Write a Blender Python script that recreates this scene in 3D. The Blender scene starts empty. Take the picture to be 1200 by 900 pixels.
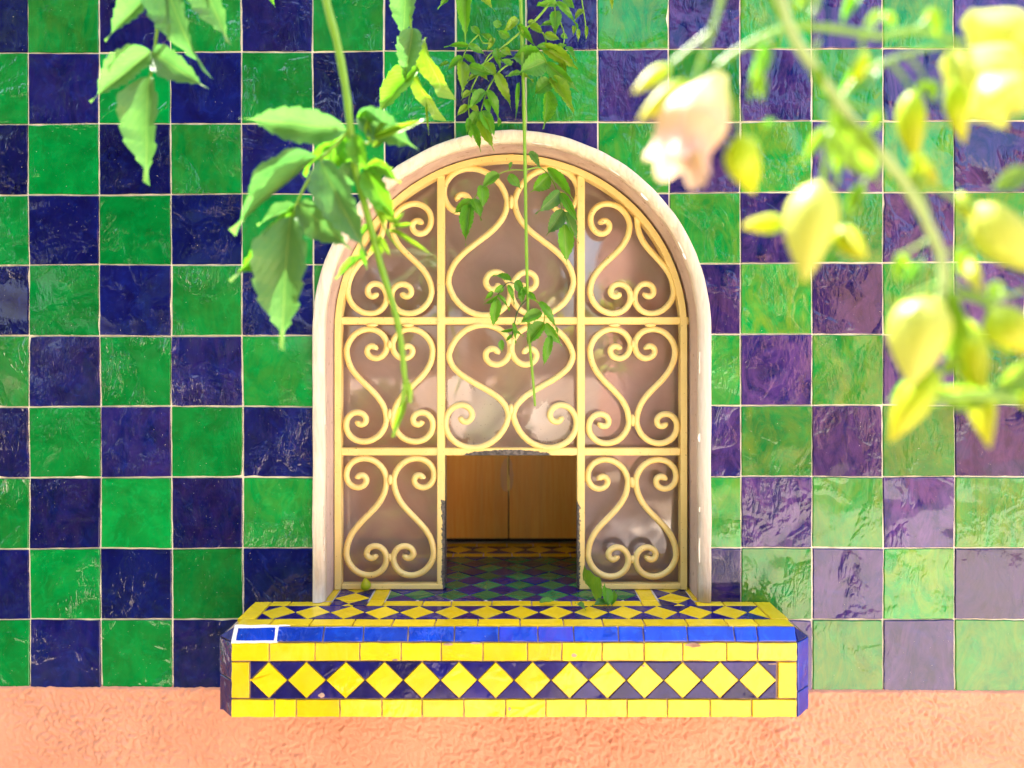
import bpy, bmesh, math, random
from mathutils import Vector, Matrix, noise
random.seed(7)
R = math.radians
S = bpy.context.scene
COL = S.collection

# ---------------------------------------------------------------- camera
D, F, VX, VY, CH = 1.0444, 870.0, 595.0, 425.0, 1.35   # distance to wall, focal px, vanishing point, eye height
def P(px, py, Y=0.0):
    t = (D + Y) / F
    return Vector(((px - VX) * t, Y, CH + (VY - py) * t))
cam = bpy.data.cameras.new('camera'); co = bpy.data.objects.new('camera', cam); COL.objects.link(co)
co.location = (0, -D, CH); co.rotation_euler = (R(90), 0, 0)
cam.sensor_width = 36; cam.lens = 36 * F / 1200; cam.shift_x = 5 / 1200; cam.shift_y = -25 / 1200
cam.clip_start = 0.02; cam.clip_end = 200
cam.dof.use_dof = True; cam.dof.focus_distance = D + 0.0; cam.dof.aperture_fstop = 2.3
S.camera = co

# ---------------------------------------------------------------- light
SUN_EL, SUN_AZ = 66.0, -38.0          # azimuth measured from +Y (behind the wall) towards +X
sd = Vector((math.sin(R(SUN_AZ)) * math.cos(R(SUN_EL)), math.cos(R(SUN_AZ)) * math.cos(R(SUN_EL)), math.sin(R(SUN_EL))))
W = bpy.data.worlds.new('World'); S.world = W; W.use_nodes = True
nt = W.node_tree; bg = nt.nodes['Background']
sky = nt.nodes.new('ShaderNodeTexSky'); sky.sky_type = 'NISHITA'; sky.sun_disc = False
sky.sun_elevation = R(SUN_EL); sky.sun_rotation = R(SUN_AZ); sky.air_density = 1.0; sky.dust_density = 4.0; sky.ozone_density = 0.6
nt.links.new(sky.outputs[0], bg.inputs[0]); bg.inputs[1].default_value = 0.15
sl = bpy.data.lights.new('sun', 'SUN'); sl.energy = 5.0; sl.angle = R(0.5); sl.color = (1, 0.94, 0.84)
so = bpy.data.objects.new('sun', sl); COL.objects.link(so); so.rotation_euler = (-sd).to_track_quat('-Z', 'Y').to_euler()
so.location = (-2, 4, 6)
S.view_settings.view_transform = 'Standard'; S.view_settings.look = 'None'
S.view_settings.exposure = 2.7; S.view_settings.gamma = 1
S.render.engine = 'CYCLES'
S.cycles.max_bounces = 16; S.cycles.diffuse_bounces = 12; S.cycles.glossy_bounces = 6; S.cycles.transparent_max_bounces = 12

# ---------------------------------------------------------------- materials
def new_mat(name):
    m = bpy.data.materials.new(name); m.use_nodes = True
    return m, m.node_tree, m.node_tree.nodes['Principled BSDF']
def nd(t, typ, **k):
    n = t.nodes.new(typ)
    for a, v in k.items():
        if a.startswith('i_'): n.inputs[int(a[2:])].default_value = v
        else: setattr(n, a, v)
    return n
def rgb(c): return (c[0], c[1], c[2], 1)
def noise_n(t, vec, scale, detail=4, rough=0.55, dist=0.0):
    n = t.nodes.new('ShaderNodeTexNoise'); n.inputs['Scale'].default_value = scale
    n.inputs['Detail'].default_value = detail; n.inputs['Roughness'].default_value = rough
    n.inputs['Distortion'].default_value = dist
    t.links.new(vec, n.inputs['Vector']); return n.outputs['Fac']
def ramp(t, fac, a, b, ca=(0, 0, 0), cb=(1, 1, 1)):
    r = t.nodes.new('ShaderNodeValToRGB'); r.color_ramp.elements[0].position = a; r.color_ramp.elements[1].position = b
    r.color_ramp.elements[0].color = rgb(ca); r.color_ramp.elements[1].color = rgb(cb)
    t.links.new(fac, r.inputs[0]); return r.outputs[0]
def mix(t, fac, a, b, mode='MIX'):
    m = t.nodes.new('ShaderNodeMix'); m.data_type = 'RGBA'; m.blend_type = mode
    for s, v in ((m.inputs[0], fac), (m.inputs[6], a), (m.inputs[7], b)):
        if hasattr(v, 'links'): t.links.new(v, s)
        elif isinstance(v, (int, float)): s.default_value = v
        else: s.default_value = rgb(v)
    return m.outputs[2]
def math_n(t, op, a, b=0.0, clamp=False):
    m = t.nodes.new('ShaderNodeMath'); m.operation = op; m.use_clamp = clamp
    for s, v in ((m.inputs[0], a), (m.inputs[1], b)):
        if hasattr(v, 'links'): t.links.new(v, s)
        else: s.default_value = v
    return m.outputs[0]
def coords(t, rnd=True, scale=(1, 1, 1)):
    """world position, shifted by a per-object random so that no two pieces share a pattern"""
    g = t.nodes.new('ShaderNodeNewGeometry'); v = g.outputs['Position']
    oi = t.nodes.new('ShaderNodeObjectInfo')
    if rnd:
        c = t.nodes.new('ShaderNodeCombineXYZ')
        t.links.new(math_n(t, 'MULTIPLY', oi.outputs['Random'], 37.0), c.inputs[0])
        t.links.new(math_n(t, 'MULTIPLY', oi.outputs['Random'], 91.0), c.inputs[1])
        t.links.new(math_n(t, 'MULTIPLY', oi.outputs['Random'], 53.0), c.inputs[2])
        a = t.nodes.new('ShaderNodeVectorMath'); a.operation = 'ADD'
        t.links.new(v, a.inputs[0]); t.links.new(c.outputs[0], a.inputs[1]); v = a.outputs[0]
    if scale != (1, 1, 1):
        s = t.nodes.new('ShaderNodeVectorMath'); s.operation = 'MULTIPLY'; s.inputs[1].default_value = scale
        t.links.new(v, s.inputs[0]); v = s.outputs[0]
    return v, oi
def bump(t, height, strength, dist, normal=None):
    b = t.nodes.new('ShaderNodeBump'); b.inputs['Strength'].default_value = strength; b.inputs['Distance'].default_value = dist
    t.links.new(height, b.inputs['Height'])
    if normal is not None: t.links.new(normal, b.inputs['Normal'])
    return b.outputs[0]

def glaze(name, dark, mid, light, patch, wave=1.0, rough=0.07, patch_amt=0.6, speck=(0.75, 0.68, 0.55), var=0.6, ior=1.5):
    """hand made glazed tile: pooled glaze colours, pinholes and a rippled glassy surface"""
    m, t, b = new_mat(name)
    v, oi = coords(t)
    v2, _ = coords(t, scale=(1.6, 1, 0.7))
    n1 = noise_n(t, v, 22, 5, 0.6, 0.6)
    c = mix(t, ramp(t, n1, 0.33, 0.68), dark, mid)
    n2 = noise_n(t, v, 46, 6, 0.65, 1.2)
    c = mix(t, math_n(t, 'MULTIPLY', ramp(t, n2, 0.52, 0.72), 0.55), c, light)
    # individual tiles differ: object colour tints, its red channel drives the patches
    sep = t.nodes.new('ShaderNodeSeparateColor'); t.links.new(oi.outputs['Color'], sep.inputs[0])
    n3 = noise_n(t, v2, 17, 7, 0.7, 2.0)
    pf = math_n(t, 'MULTIPLY', ramp(t, n3, 0.38, 0.64), math_n(t, 'MULTIPLY', sep.outputs[0], patch_amt), True)
    c = mix(t, pf, c, patch)
    # brightness difference from tile to tile
    hs = t.nodes.new('ShaderNodeHueSaturation'); t.links.new(c, hs.inputs['Color'])
    t.links.new(math_n(t, 'ADD', math_n(t, 'MULTIPLY', sep.outputs[1], var), 1.0 - var / 2), hs.inputs['Value'])
    c = hs.outputs[0]
    sp = noise_n(t, v, 520, 2, 0.5)
    c = mix(t, math_n(t, 'MULTIPLY', ramp(t, sp, 0.765, 0.79), 0.8), c, speck)
    t.links.new(c, b.inputs['Base Color'])
    b.inputs['Roughness'].default_value = rough; b.inputs['IOR'].default_value = ior
    rr = ramp(t, noise_n(t, v, 60, 3), 0.3, 0.8, (rough * .4,) * 3, (rough * 1.5,) * 3); t.links.new(rr, b.inputs['Roughness'])
    # ripples
    w1 = noise_n(t, v, 11, 1, 0.5, 0.5)
    w2 = noise_n(t, v2, 62, 2.5, 0.5, 1.6)
    w3 = noise_n(t, v, 190, 1.5, 0.5, 0.6)
    msk = ramp(t, noise_n(t, v, 13, 3, 0.6, 0.6), 0.49, 0.64)
    amt = math_n(t, 'ADD', math_n(t, 'MULTIPLY', msk, math_n(t, 'ADD', math_n(t, 'MULTIPLY', sep.outputs[2], 1.2), 0.25)), 0.03)
    w2m = math_n(t, 'MULTIPLY', math_n(t, 'ADD', w2, math_n(t, 'MULTIPLY', w3, 0.12)), amt)
    bb = bump(t, w1, 1.0, 0.0040 * wave)
    bb = bump(t, w2m, 1.0, 0.0040 * wave, bb)
    bb = bump(t, ramp(t, sp, 0.70, 0.79), 0.5, 0.0006, bb)
    t.links.new(bb, b.inputs['Normal'])
    return m

M = {}
M['green'] = glaze('green_glaze', (0.0, 0.130, 0.020), (0.0, 0.215, 0.036), (0.0, 0.28, 0.058), (0.18, 0.23, 0.01), 0.9)
M['blue'] = glaze('navy_glaze', (0.002, 0.002, 0.045), (0.003, 0.006, 0.095), (0.006, 0.016, 0.17), (0.075, 0.032, 0.155), rough=0.05, patch_amt=1.1)  # purple patch colour also carries the reflected haze on right-hand tiles
M['yellow'] = glaze('yellow_glaze', (0.64, 0.43, 0.006), (0.74, 0.52, 0.006), (0.78, 0.58, 0.02), (0.78, 0.60, 0.08), 0.2, 0.18, 0.4, (0.30, 0.16, 0.05), 0.26, 1.42)
M['navy_small'] = glaze('navy_border_glaze', (0.006, 0.004, 0.06), (0.012, 0.008, 0.13), (0.018, 0.022, 0.20), (0.05, 0.03, 0.14), 0.4, 0.12, ior=1.36)
M['cobalt'] = glaze('cobalt_glaze', (0.004, 0.022, 0.24), (0.004, 0.045, 0.50), (0.01, 0.09, 0.62), (0.06, 0.025, 0.40), 0.6, 0.12)
M['green_small'] = glaze('green_counter_glaze', (0.008, 0.11, 0.035), (0.015, 0.20, 0.06), (0.03, 0.26, 0.08), (0.09, 0.12, 0.03), 0.4, 0.12, ior=1.4)

def simple(name, c1, c2, scale=20, rough=0.7, bs=0.3, bd=0.002, bscale=120, rnd=False, stretch=(1, 1, 1), spec=0.5):
    m, t, b = new_mat(name)
    v, oi = coords(t, rnd, stretch)
    t.links.new(mix(t, ramp(t, noise_n(t, v, scale, 6, 0.6), 0.3, 0.7), c1, c2), b.inputs['Base Color'])
    b.inputs['Roughness'].default_value = rough; b.inputs['Specular IOR Level'].default_value = spec
    if bs: t.links.new(bump(t, noise_n(t, v, bscale, 6, 0.6), bs, bd), b.inputs['Normal'])
    return m
M['grout'] = simple('cream_grout', (0.76, 0.66, 0.50), (0.86, 0.80, 0.68), 40, 0.9, 0.5, 0.001, 600)
M['brown_grout'] = simple('brown_grout', (0.24, 0.12, 0.07), (0.50, 0.36, 0.26), 35, 0.9, 0.5, 0.001, 500)
M['white_grout'] = simple('white_grout', (0.66, 0.64, 0.60), (0.78, 0.77, 0.74), 40, 0.8, 0.5, 0.001, 500)
M['counter_grout'] = simple('counter_grout', (0.42, 0.37, 0.30), (0.56, 0.50, 0.42), 60, 0.8, 0.3, 0.001, 500)
M['salmon'] = simple('salmon_plaster', (0.55, 0.235, 0.135), (0.66, 0.305, 0.19), 9, 0.85, 0.8, 0.002, 220)
M['pink_wall'] = simple('pink_render', (0.62, 0.30, 0.20), (0.72, 0.38, 0.27), 3, 0.9, 0.3, 0.004, 60)
M['lining'] = simple('recess_paint', (0.86, 0.80, 0.76), (0.90, 0.86, 0.82), 14, 0.7, 0.2, 0.001, 120)
M['path'] = simple('path_paving', (0.54, 0.44, 0.35), (0.64, 0.53, 0.43), 4, 0.85, 0.3, 0.003, 90)
M['soil'] = simple('far_ground', (0.22, 0.15, 0.10), (0.32, 0.23, 0.16), 2, 0.95, 0.3, 0.01, 30)
M['bark'] = simple('bark', (0.10, 0.07, 0.045), (0.19, 0.14, 0.10), 18, 0.9, 0.6, 0.01, 40)
M['black_gap'] = simple('dark_timber', (0.012, 0.008, 0.006), (0.02, 0.014, 0.01), 10, 0.8, 0)
M['brass'] = simple('brass_edge', (0.55, 0.36, 0.10), (0.65, 0.45, 0.15), 60, 0.35, 0)
M['brass'].node_tree.nodes['Principled BSDF'].inputs['Metallic'].default_value = 0.7

def frame_mat():
    """cream painted surround, weathered to bare brown streaks near the foot of the right jamb"""
    m, t, b = new_mat('cream_surround')
    v, _ = coords(t, False)
    vs, _ = coords(t, False, (1, 1, 0.14))
    c = mix(t, ramp(t, noise_n(t, v, 12, 5), 0.3, 0.7), (0.66, 0.56, 0.42), (0.72, 0.63, 0.50))
    st = ramp(t, noise_n(t, vs, 130, 6, 0.65, 0.5), 0.42, 0.68)
    c = mix(t, math_n(t, 'MULTIPLY', st, 0.6), c, (0.44, 0.34, 0.26))
    g = t.nodes.new('ShaderNodeNewGeometry'); sx = t.nodes.new('ShaderNodeSeparateXYZ'); t.links.new(g.outputs['Position'], sx.inputs[0])
    low = t.nodes.new('ShaderNodeMapRange'); low.inputs[1].default_value = CH - 0.10; low.inputs[2].default_value = CH - 0.34
    t.links.new(sx.outputs[2], low.inputs[0])
    side = t.nodes.new('ShaderNodeMapRange'); side.inputs[1].default_value = -0.27; side.inputs[2].default_value = 0.27
    side.inputs[3].default_value = 0.35; side.inputs[4].default_value = 1.0; t.links.new(sx.outputs[0], side.inputs[0])
    wear = math_n(t, 'MULTIPLY', math_n(t, 'MULTIPLY', low.outputs[0], side.outputs[0]), ramp(t, noise_n(t, vs, 60, 6, 0.7, 1.0), 0.36, 0.56), True)
    c = mix(t, wear, c, (0.40, 0.26, 0.12))
    # grey worn side of the right jamb
    gr = t.nodes.new('ShaderNodeMapRange'); gr.inputs[1].default_value = CH + 0.18; gr.inputs[2].default_value = CH - 0.02
    t.links.new(sx.outputs[2], gr.inputs[0])
    rs = math_n(t, 'GREATER_THAN', sx.outputs[0], 0.1)
    gw = math_n(t, 'MULTIPLY', math_n(t, 'MULTIPLY', gr.outputs[0], rs), 0.55)
    c = mix(t, gw, c, mix(t, st, (0.52, 0.47, 0.43), (0.62, 0.56, 0.50)))
    t.links.new(c, b.inputs['Base Color']); b.inputs['Roughness'].default_value = 0.85; b.inputs['Specular IOR Level'].default_value = 0.25
    h = math_n(t, 'ADD', noise_n(t, vs, 160, 4, 0.6), noise_n(t, v, 40, 4))
    t.links.new(bump(t, h, 0.8, 0.0028), b.inputs['Normal'])
    return m
M['surround'] = frame_mat()
def reveal_mat():
    m, t, b = new_mat('mauve_reveal')
    v, _ = coords(t, False); vs, _ = coords(t, False, (1, 1, 0.2))
    c = mix(t, ramp(t, noise_n(t, vs, 40, 5), 0.3, 0.7), (0.40, 0.28, 0.235), (0.52, 0.40, 0.35))
    c = mix(t, math_n(t, 'MULTIPLY', ramp(t, noise_n(t, v, 90, 6, 0.7), 0.60, 0.66), 0.8), c, (0.22, 0.13, 0.08))
    t.links.new(c, b.inputs['Base Color']); b.inputs['Roughness'].default_value = 0.6
    t.links.new(bump(t, noise_n(t, v, 120, 5), 0.4, 0.001), b.inputs['Normal'])
    return m
M['reveal'] = reveal_mat()
M['flake'] = simple('lifting_paint', (0.70, 0.64, 0.55), (0.80, 0.75, 0.68), 60, 0.7, 0)

def iron_mat(name, worn):
    m, t, b = new_mat(name)
    v, _ = coords(t, False)
    c = mix(t, ramp(t, noise_n(t, v, 30, 4), 0.3, 0.7), (0.74, 0.54, 0.18), (0.79, 0.60, 0.23))
    sp = ramp(t, noise_n(t, v, 330, 4, 0.6), 0.67, 0.70)
    c = mix(t, sp, c, (0.16, 0.06, 0.02))
    g = t.nodes.new('ShaderNodeNewGeometry'); sx = t.nodes.new('ShaderNodeSeparateXYZ'); t.links.new(g.outputs['Position'], sx.inputs[0])
    n = math_n(t, 'MULTIPLY', math_n(t, 'SUBTRACT', noise_n(t, v, 180, 5, 0.65), 0.5), 0.010)
    if worn == 'h':     # paint rubbed off the lower half of the bar over the hatch
        a = P(595, 529, 0.055)
        zz = math_n(t, 'ADD', sx.outputs[2], math_n(t, 'MULTIPLY', n, 0.6))
        xq = math_n(t, 'MULTIPLY', sx.outputs[0], 1 / 0.066); low = math_n(t, 'LESS_THAN', math_n(t, 'ADD', zz, math_n(t, 'MULTIPLY', math_n(t, 'MULTIPLY', xq, xq), 0.0062)), a.z + 0.0030)
        hi = math_n(t, 'LESS_THAN', math_n(t, 'ABSOLUTE', math_n(t, 'ADD', math_n(t, 'SUBTRACT', sx.outputs[0], 0.000), math_n(t, 'MULTIPLY', n, 3.0))), 0.064)
        f = math_n(t, 'MULTIPLY', low, hi)
    elif worn == 'v':   # and off the inner arrises beside it
        ax = math_n(t, 'ABSOLUTE', math_n(t, 'ADD', sx.outputs[0], -0.0045))
        inn = math_n(t, 'LESS_THAN', math_n(t, 'ADD', ax, math_n(t, 'MULTIPLY', n, 1.2)), 0.1020)
        low = math_n(t, 'LESS_THAN', math_n(t, 'ADD', sx.outputs[2], math_n(t, 'MULTIPLY', n, 4)), CH - 0.205)
        f = math_n(t, 'MULTIPLY', inn, low)
    else:
        f = None
    if f is not None:
        c = mix(t, f, c, mix(t, ramp(t, noise_n(t, v, 260, 3), 0.4, 0.65), (0.035, 0.032, 0.032), (0.15, 0.13, 0.12)))
    t.links.new(c, b.inputs['Base Color']); b.inputs['Roughness'].default_value = 0.42
    t.links.new(bump(t, noise_n(t, v, 150, 4), 0.35, 0.0008), b.inputs['Normal'])
    return m
M['iron'] = iron_mat('cream_yellow_iron', None); M['iron_h'] = iron_mat('worn_hatch_bar', 'h'); M['iron_v'] = iron_mat('worn_upright', 'v')

def wood_mat():
    m, t, b = new_mat('orange_veneer')
    v, _ = coords(t, True, (1, 1, 0.06)); vv, _ = coords(t, False)
    c = mix(t, ramp(t, noise_n(t, v, 210, 6, 0.6, 0.4), 0.3, 0.7), (0.88, 0.38, 0.040), (0.95, 0.54, 0.09))
    c = mix(t, math_n(t, 'MULTIPLY', ramp(t, noise_n(t, v, 30, 4), 0.45, 0.7), 0.4), c, (0.60, 0.33, 0.10))
    # pale rubbed ovals either side of the finger pull
    g = t.nodes.new('ShaderNodeNewGeometry'); a = P(594, 557, 0.34)
    s = t.nodes.new('ShaderNodeVectorMath'); s.operation = 'SUBTRACT'; s.inputs[1].default_value = a; t.links.new(g.outputs['Position'], s.inputs[0])
    k = t.nodes.new('ShaderNodeVectorMath'); k.operation = 'MULTIPLY'; k.inputs[1].default_value = (1 / 0.0125, 0, 1 / 0.034); t.links.new(s.outputs[0], k.inputs[0])
    l = t.nodes.new('ShaderNodeVectorMath'); l.operation = 'LENGTH'; t.links.new(k.outputs[0], l.inputs[0])
    c = mix(t, math_n(t, 'MULTIPLY', math_n(t, 'LESS_THAN', math_n(t, 'ADD', l.outputs['Value'], math_n(t, 'MULTIPLY', noise_n(t, vv, 90), 0.5)), 1.2), 0.75), c, (0.66, 0.42, 0.25))
    t.links.new(c, b.inputs['Base Color']); b.inputs['Roughness'].default_value = 0.38
    t.links.new(bump(t, noise_n(t, v, 260, 4), 0.3, 0.0006), b.inputs['Normal'])
    return m
M['wood'] = wood_mat()

def glass_mat(film_on=True):
    """old dusty window glass: clear, reflective, with a pinkish film painting in sky haze, white blots for bright reflections"""
    m, t, b = new_mat('dusty_hazed_glass')
    t.nodes.remove(b); out = t.nodes['Material Output']
    v, _ = coords(t, False)
    tr = t.nodes.new('ShaderNodeBsdfTransparent'); tr.inputs[0].default_value = (0.98, 0.97, 0.97, 1)
    d1 = t.nodes.new('ShaderNodeBsdfDiffuse'); d1.inputs[0].default_value = (0.74, 0.54, 0.50, 1)
    d2 = t.nodes.new('ShaderNodeBsdfTranslucent'); d2.inputs[0].default_value = (0.95, 0.85, 0.78, 1)
    df = t.nodes.new('ShaderNodeMixShader'); df.inputs[0].default_value = 0.5; t.links.new(d1.outputs[0], df.inputs[1]); t.links.new(d2.outputs[0], df.inputs[2])
    film = t.nodes.new('ShaderNodeMixShader')
    g = t.nodes.new('ShaderNodeNewGeometry')
    def glint_blot(px, py, rx, rz):
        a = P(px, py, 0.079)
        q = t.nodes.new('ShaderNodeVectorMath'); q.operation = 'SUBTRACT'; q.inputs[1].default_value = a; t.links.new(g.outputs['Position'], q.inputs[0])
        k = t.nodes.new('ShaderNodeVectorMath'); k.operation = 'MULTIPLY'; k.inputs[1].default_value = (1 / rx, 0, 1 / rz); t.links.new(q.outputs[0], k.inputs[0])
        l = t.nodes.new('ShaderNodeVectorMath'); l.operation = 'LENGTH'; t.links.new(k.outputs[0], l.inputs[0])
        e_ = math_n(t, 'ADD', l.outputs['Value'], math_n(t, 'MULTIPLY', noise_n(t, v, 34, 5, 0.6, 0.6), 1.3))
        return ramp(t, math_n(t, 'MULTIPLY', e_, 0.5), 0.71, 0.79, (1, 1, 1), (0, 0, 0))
    bl = math_n(t, 'MAXIMUM', math_n(t, 'MAXIMUM', glint_blot(558, 490, 0.052, 0.050), glint_blot(645, 496, 0.042, 0.040)), glint_blot(538, 462, 0.028, 0.030))  # pale blots paint bright reflections into the middle pane
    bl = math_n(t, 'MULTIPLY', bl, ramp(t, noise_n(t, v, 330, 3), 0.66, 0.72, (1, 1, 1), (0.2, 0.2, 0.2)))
    t.links.new(mix(t, bl, (0.76, 0.59, 0.60), (0.90, 0.85, 0.82)), d1.inputs[0])  # pink base tint paints reflected sky haze into the dust film
    n = noise_n(t, v, 9, 6, 0.65, 1.0)
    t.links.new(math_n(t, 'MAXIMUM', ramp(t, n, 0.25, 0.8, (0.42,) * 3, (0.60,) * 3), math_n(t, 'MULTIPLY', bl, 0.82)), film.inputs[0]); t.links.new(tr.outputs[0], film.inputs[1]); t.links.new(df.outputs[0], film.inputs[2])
    gl = t.nodes.new('ShaderNodeBsdfGlossy'); gl.inputs['Roughness'].default_value = 0.02
    bp = bump(t, noise_n(t, v, 5, 2), 0.25, 0.004); t.links.new(bp, gl.inputs['Normal'])
    fr = t.nodes.new('ShaderNodeFresnel'); fr.inputs[0].default_value = 2.1 if film_on else 1.45; t.links.new(bp, fr.inputs['Normal'])
    mx = t.nodes.new('ShaderNodeMixShader'); t.links.new(fr.outputs[0], mx.inputs[0]); t.links.new((film if film_on else tr).outputs[0], mx.inputs[1]); t.links.new(gl.outputs[0], mx.inputs[2])
    t.links.new(mx.outputs[0], out.inputs[0])
    return m
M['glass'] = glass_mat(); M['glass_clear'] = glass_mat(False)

def leaf_mat(name, c1, c2, trans, vein=(0.28, 0.42, 0.08)):
    m, t, b = new_mat(name)
    oi = t.nodes.new('ShaderNodeObjectInfo')
    uv = t.nodes.new('ShaderNodeTexCoord'); v = uv.outputs['Object']
    c = mix(t, oi.outputs['Random'], c1, c2)
    c = mix(t, math_n(t, 'MULTIPLY', ramp(t, noise_n(t, v, 6, 5), 0.4, 0.75), 0.5), c, (c2[0] * 1.5, c2[1] * 1.15, c2[2]))
    sx = t.nodes.new('ShaderNodeSeparateXYZ'); t.links.new(v, sx.inputs[0])
    ax = math_n(t, 'ABSOLUTE', sx.outputs[0])
    mid = math_n(t, 'LESS_THAN', ax, 0.014)
    w = math_n(t, 'SINE', math_n(t, 'MULTIPLY', math_n(t, 'SUBTRACT', sx.outputs[1], math_n(t, 'MULTIPLY', ax, 0.9)), 62.0))
    vn = math_n(t, 'GREATER_THAN', w, 0.93)
    c = mix(t, math_n(t, 'MULTIPLY', math_n(t, 'MAXIMUM', mid, math_n(t, 'MULTIPLY', vn, 0.25)), 0.6), c, vein)
    t.links.new(c, b.inputs['Base Color']); b.inputs['Roughness'].default_value = 0.42
    tl = t.nodes.new('ShaderNodeBsdfTranslucent'); t.links.new(mix(t, 0.5, c, trans), tl.inputs[0])
    ms = t.nodes.new('ShaderNodeMixShader'); ms.inputs[0].default_value = 0.42
    t.links.new(b.outputs[0], ms.inputs[1]); t.links.new(tl.outputs[0], ms.inputs[2]); t.links.new(ms.outputs[0], t.nodes['Material Output'].inputs[0])
    t.links.new(bump(t, w, 0.1, 0.006), b.inputs['Normal'])
    return m
M['leaf'] = leaf_mat('vine_leaf', (0.055, 0.23, 0.012), (0.10, 0.32, 0.015), (0.18, 0.52, 0.01))
M['leaf_soft'] = leaf_mat('soft_leaf', (0.065, 0.19, 0.045), (0.10, 0.25, 0.05), (0.08, 0.28, 0.05))
M['leaf_young'] = leaf_mat('young_leaf', (0.13, 0.30, 0.012), (0.19, 0.34, 0.012), (0.22, 0.42, 0.02))
M['tree_leaf'] = leaf_mat('tree_leaf', (0.05, 0.11, 0.018), (0.11, 0.16, 0.03), (0.14, 0.22, 0.03))
def stem_mat(name, c1, c2):
    m, t, b = new_mat(name)
    v, _ = coords(t, False)
    t.links.new(mix(t, noise_n(t, v, 60, 3), c1, c2), b.inputs['Base Color']); b.inputs['Roughness'].default_value = 0.45
    b.inputs['Subsurface Weight'].default_value = 0.0
    return m
M['stem'] = stem_mat('green_stem', (0.12, 0.28, 0.012), (0.20, 0.36, 0.02))
M['stem_pale'] = stem_mat('pale_stem', (0.34, 0.46, 0.14), (0.44, 0.54, 0.22))
M['stem_dark'] = stem_mat('dark_twig', (0.03, 0.06, 0.02), (0.06, 0.11, 0.03))
def petal_mat(name, c1, c2, tcol):
    m, t, b = new_mat(name)
    uv = t.nodes.new('ShaderNodeTexCoord'); sx = t.nodes.new('ShaderNodeSeparateXYZ'); t.links.new(uv.outputs['Object'], sx.inputs[0])
    n = noise_n(t, uv.outputs['Object'], 3.0, 4)
    f = ramp(t, math_n(t, 'ADD', sx.outputs[1], math_n(t, 'MULTIPLY', n, 0.4)), 0.35, 1.15)
    c = mix(t, f, c1, c2)
    t.links.new(c, b.inputs['Base Color']); b.inputs['Roughness'].default_value = 0.5
    tl = t.nodes.new('ShaderNodeBsdfTranslucent'); t.links.new(mix(t, 0.4, c, tcol), tl.inputs[0])
    ms = t.nodes.new('ShaderNodeMixShader'); ms.inputs[0].default_value = 0.4
    t.links.new(b.outputs[0], ms.inputs[1]); t.links.new(tl.outputs[0], ms.inputs[2]); t.links.new(ms.outputs[0], t.nodes['Material Output'].inputs[0])
    return m
M['petal'] = petal_mat('cream_petal', (0.50, 0.54, 0.10), (0.54, 0.54, 0.10), (0.6, 0.68, 0.08))
M['petal_pink'] = petal_mat('pinkish_petal', (0.62, 0.60, 0.26), (0.62, 0.38, 0.32), (0.7, 0.7, 0.3))
M['bud'] = petal_mat('yellow_green_bud', (0.34, 0.48, 0.008), (0.52, 0.50, 0.01), (0.6, 0.7, 0.01))

# ---------------------------------------------------------------- object helpers
def me_obj(name, verts, faces, mat, parent=None, smooth=False):
    me = bpy.data.meshes.new(name)
    off = Vector(parent['_o']) if parent is not None and '_o' in parent else Vector((0, 0, 0))
    me.from_pydata([tuple(Vector(v) - off) for v in verts], [], faces); me.update()
    if mat: me.materials.append(mat)
    if smooth:
        for p in me.polygons: p.use_smooth = True
    o = bpy.data.objects.new(name, me); COL.objects.link(o)
    if parent is not None: o.parent = parent; o['_o'] = tuple(off)
    return o
def tag(o, label=None, cat=None, group=None, kind=None):
    if label: o['label'] = label
    if cat: o['category'] = cat
    if group: o['group'] = group
    if kind: o['kind'] = kind
    return o
def thing(name, loc, label, cat, group=None):
    o = bpy.data.objects.new(name, None); COL.objects.link(o); o.location = loc; o['_o'] = tuple(loc)
    o.empty_display_size = 0.05
    return tag(o, label, cat, group)
def box_vf(x0, x1, y0, y1, z0, z1):
    v = [(x, y, z) for x in (x0, x1) for y in (y0, y1) for z in (z0, z1)]
    return v, [(0, 1, 3, 2), (4, 6, 7, 5), (0, 4, 5, 1), (2, 3, 7, 6), (0, 2, 6, 4), (1, 5, 7, 3)]
def box(name, a, mat, parent=None, bevel=0.0):
    v, f = box_vf(*a); o = me_obj(name, v, f, mat, parent)
    if bevel:
        bm = bmesh.new(); bm.from_mesh(o.data); bmesh.ops.recalc_face_normals(bm, faces=bm.faces)
        bmesh.ops.bevel(bm, geom=bm.edges[:], offset=bevel, segments=2, affect='EDGES'); bm.to_mesh(o.data); bm.free()
    return o
def inset2(poly, d):
    n = len(poly); out = []
    for i in range(n):
        p0, p1, p2 = poly[i - 1], poly[i], poly[(i + 1) % n]
        e1 = (p1 - p0); e2 = (p2 - p1)
        if e1.length < 1e-7 or e2.length < 1e-7: out.append(p1.copy()); continue
        n1 = Vector((-e1.y, e1.x)).normalized(); n2 = Vector((-e2.y, e2.x)).normalized()
        b = n1 + n2
        b = n1 if b.length < 1e-4 else b.normalized()
        k = d / max(0.35, b.dot(n1)); out.append(p1 + b * k)
    return out
def area2(poly): return sum(poly[i - 1].x * poly[i].y - poly[i].x * poly[i - 1].y for i in range(len(poly))) / 2
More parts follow.
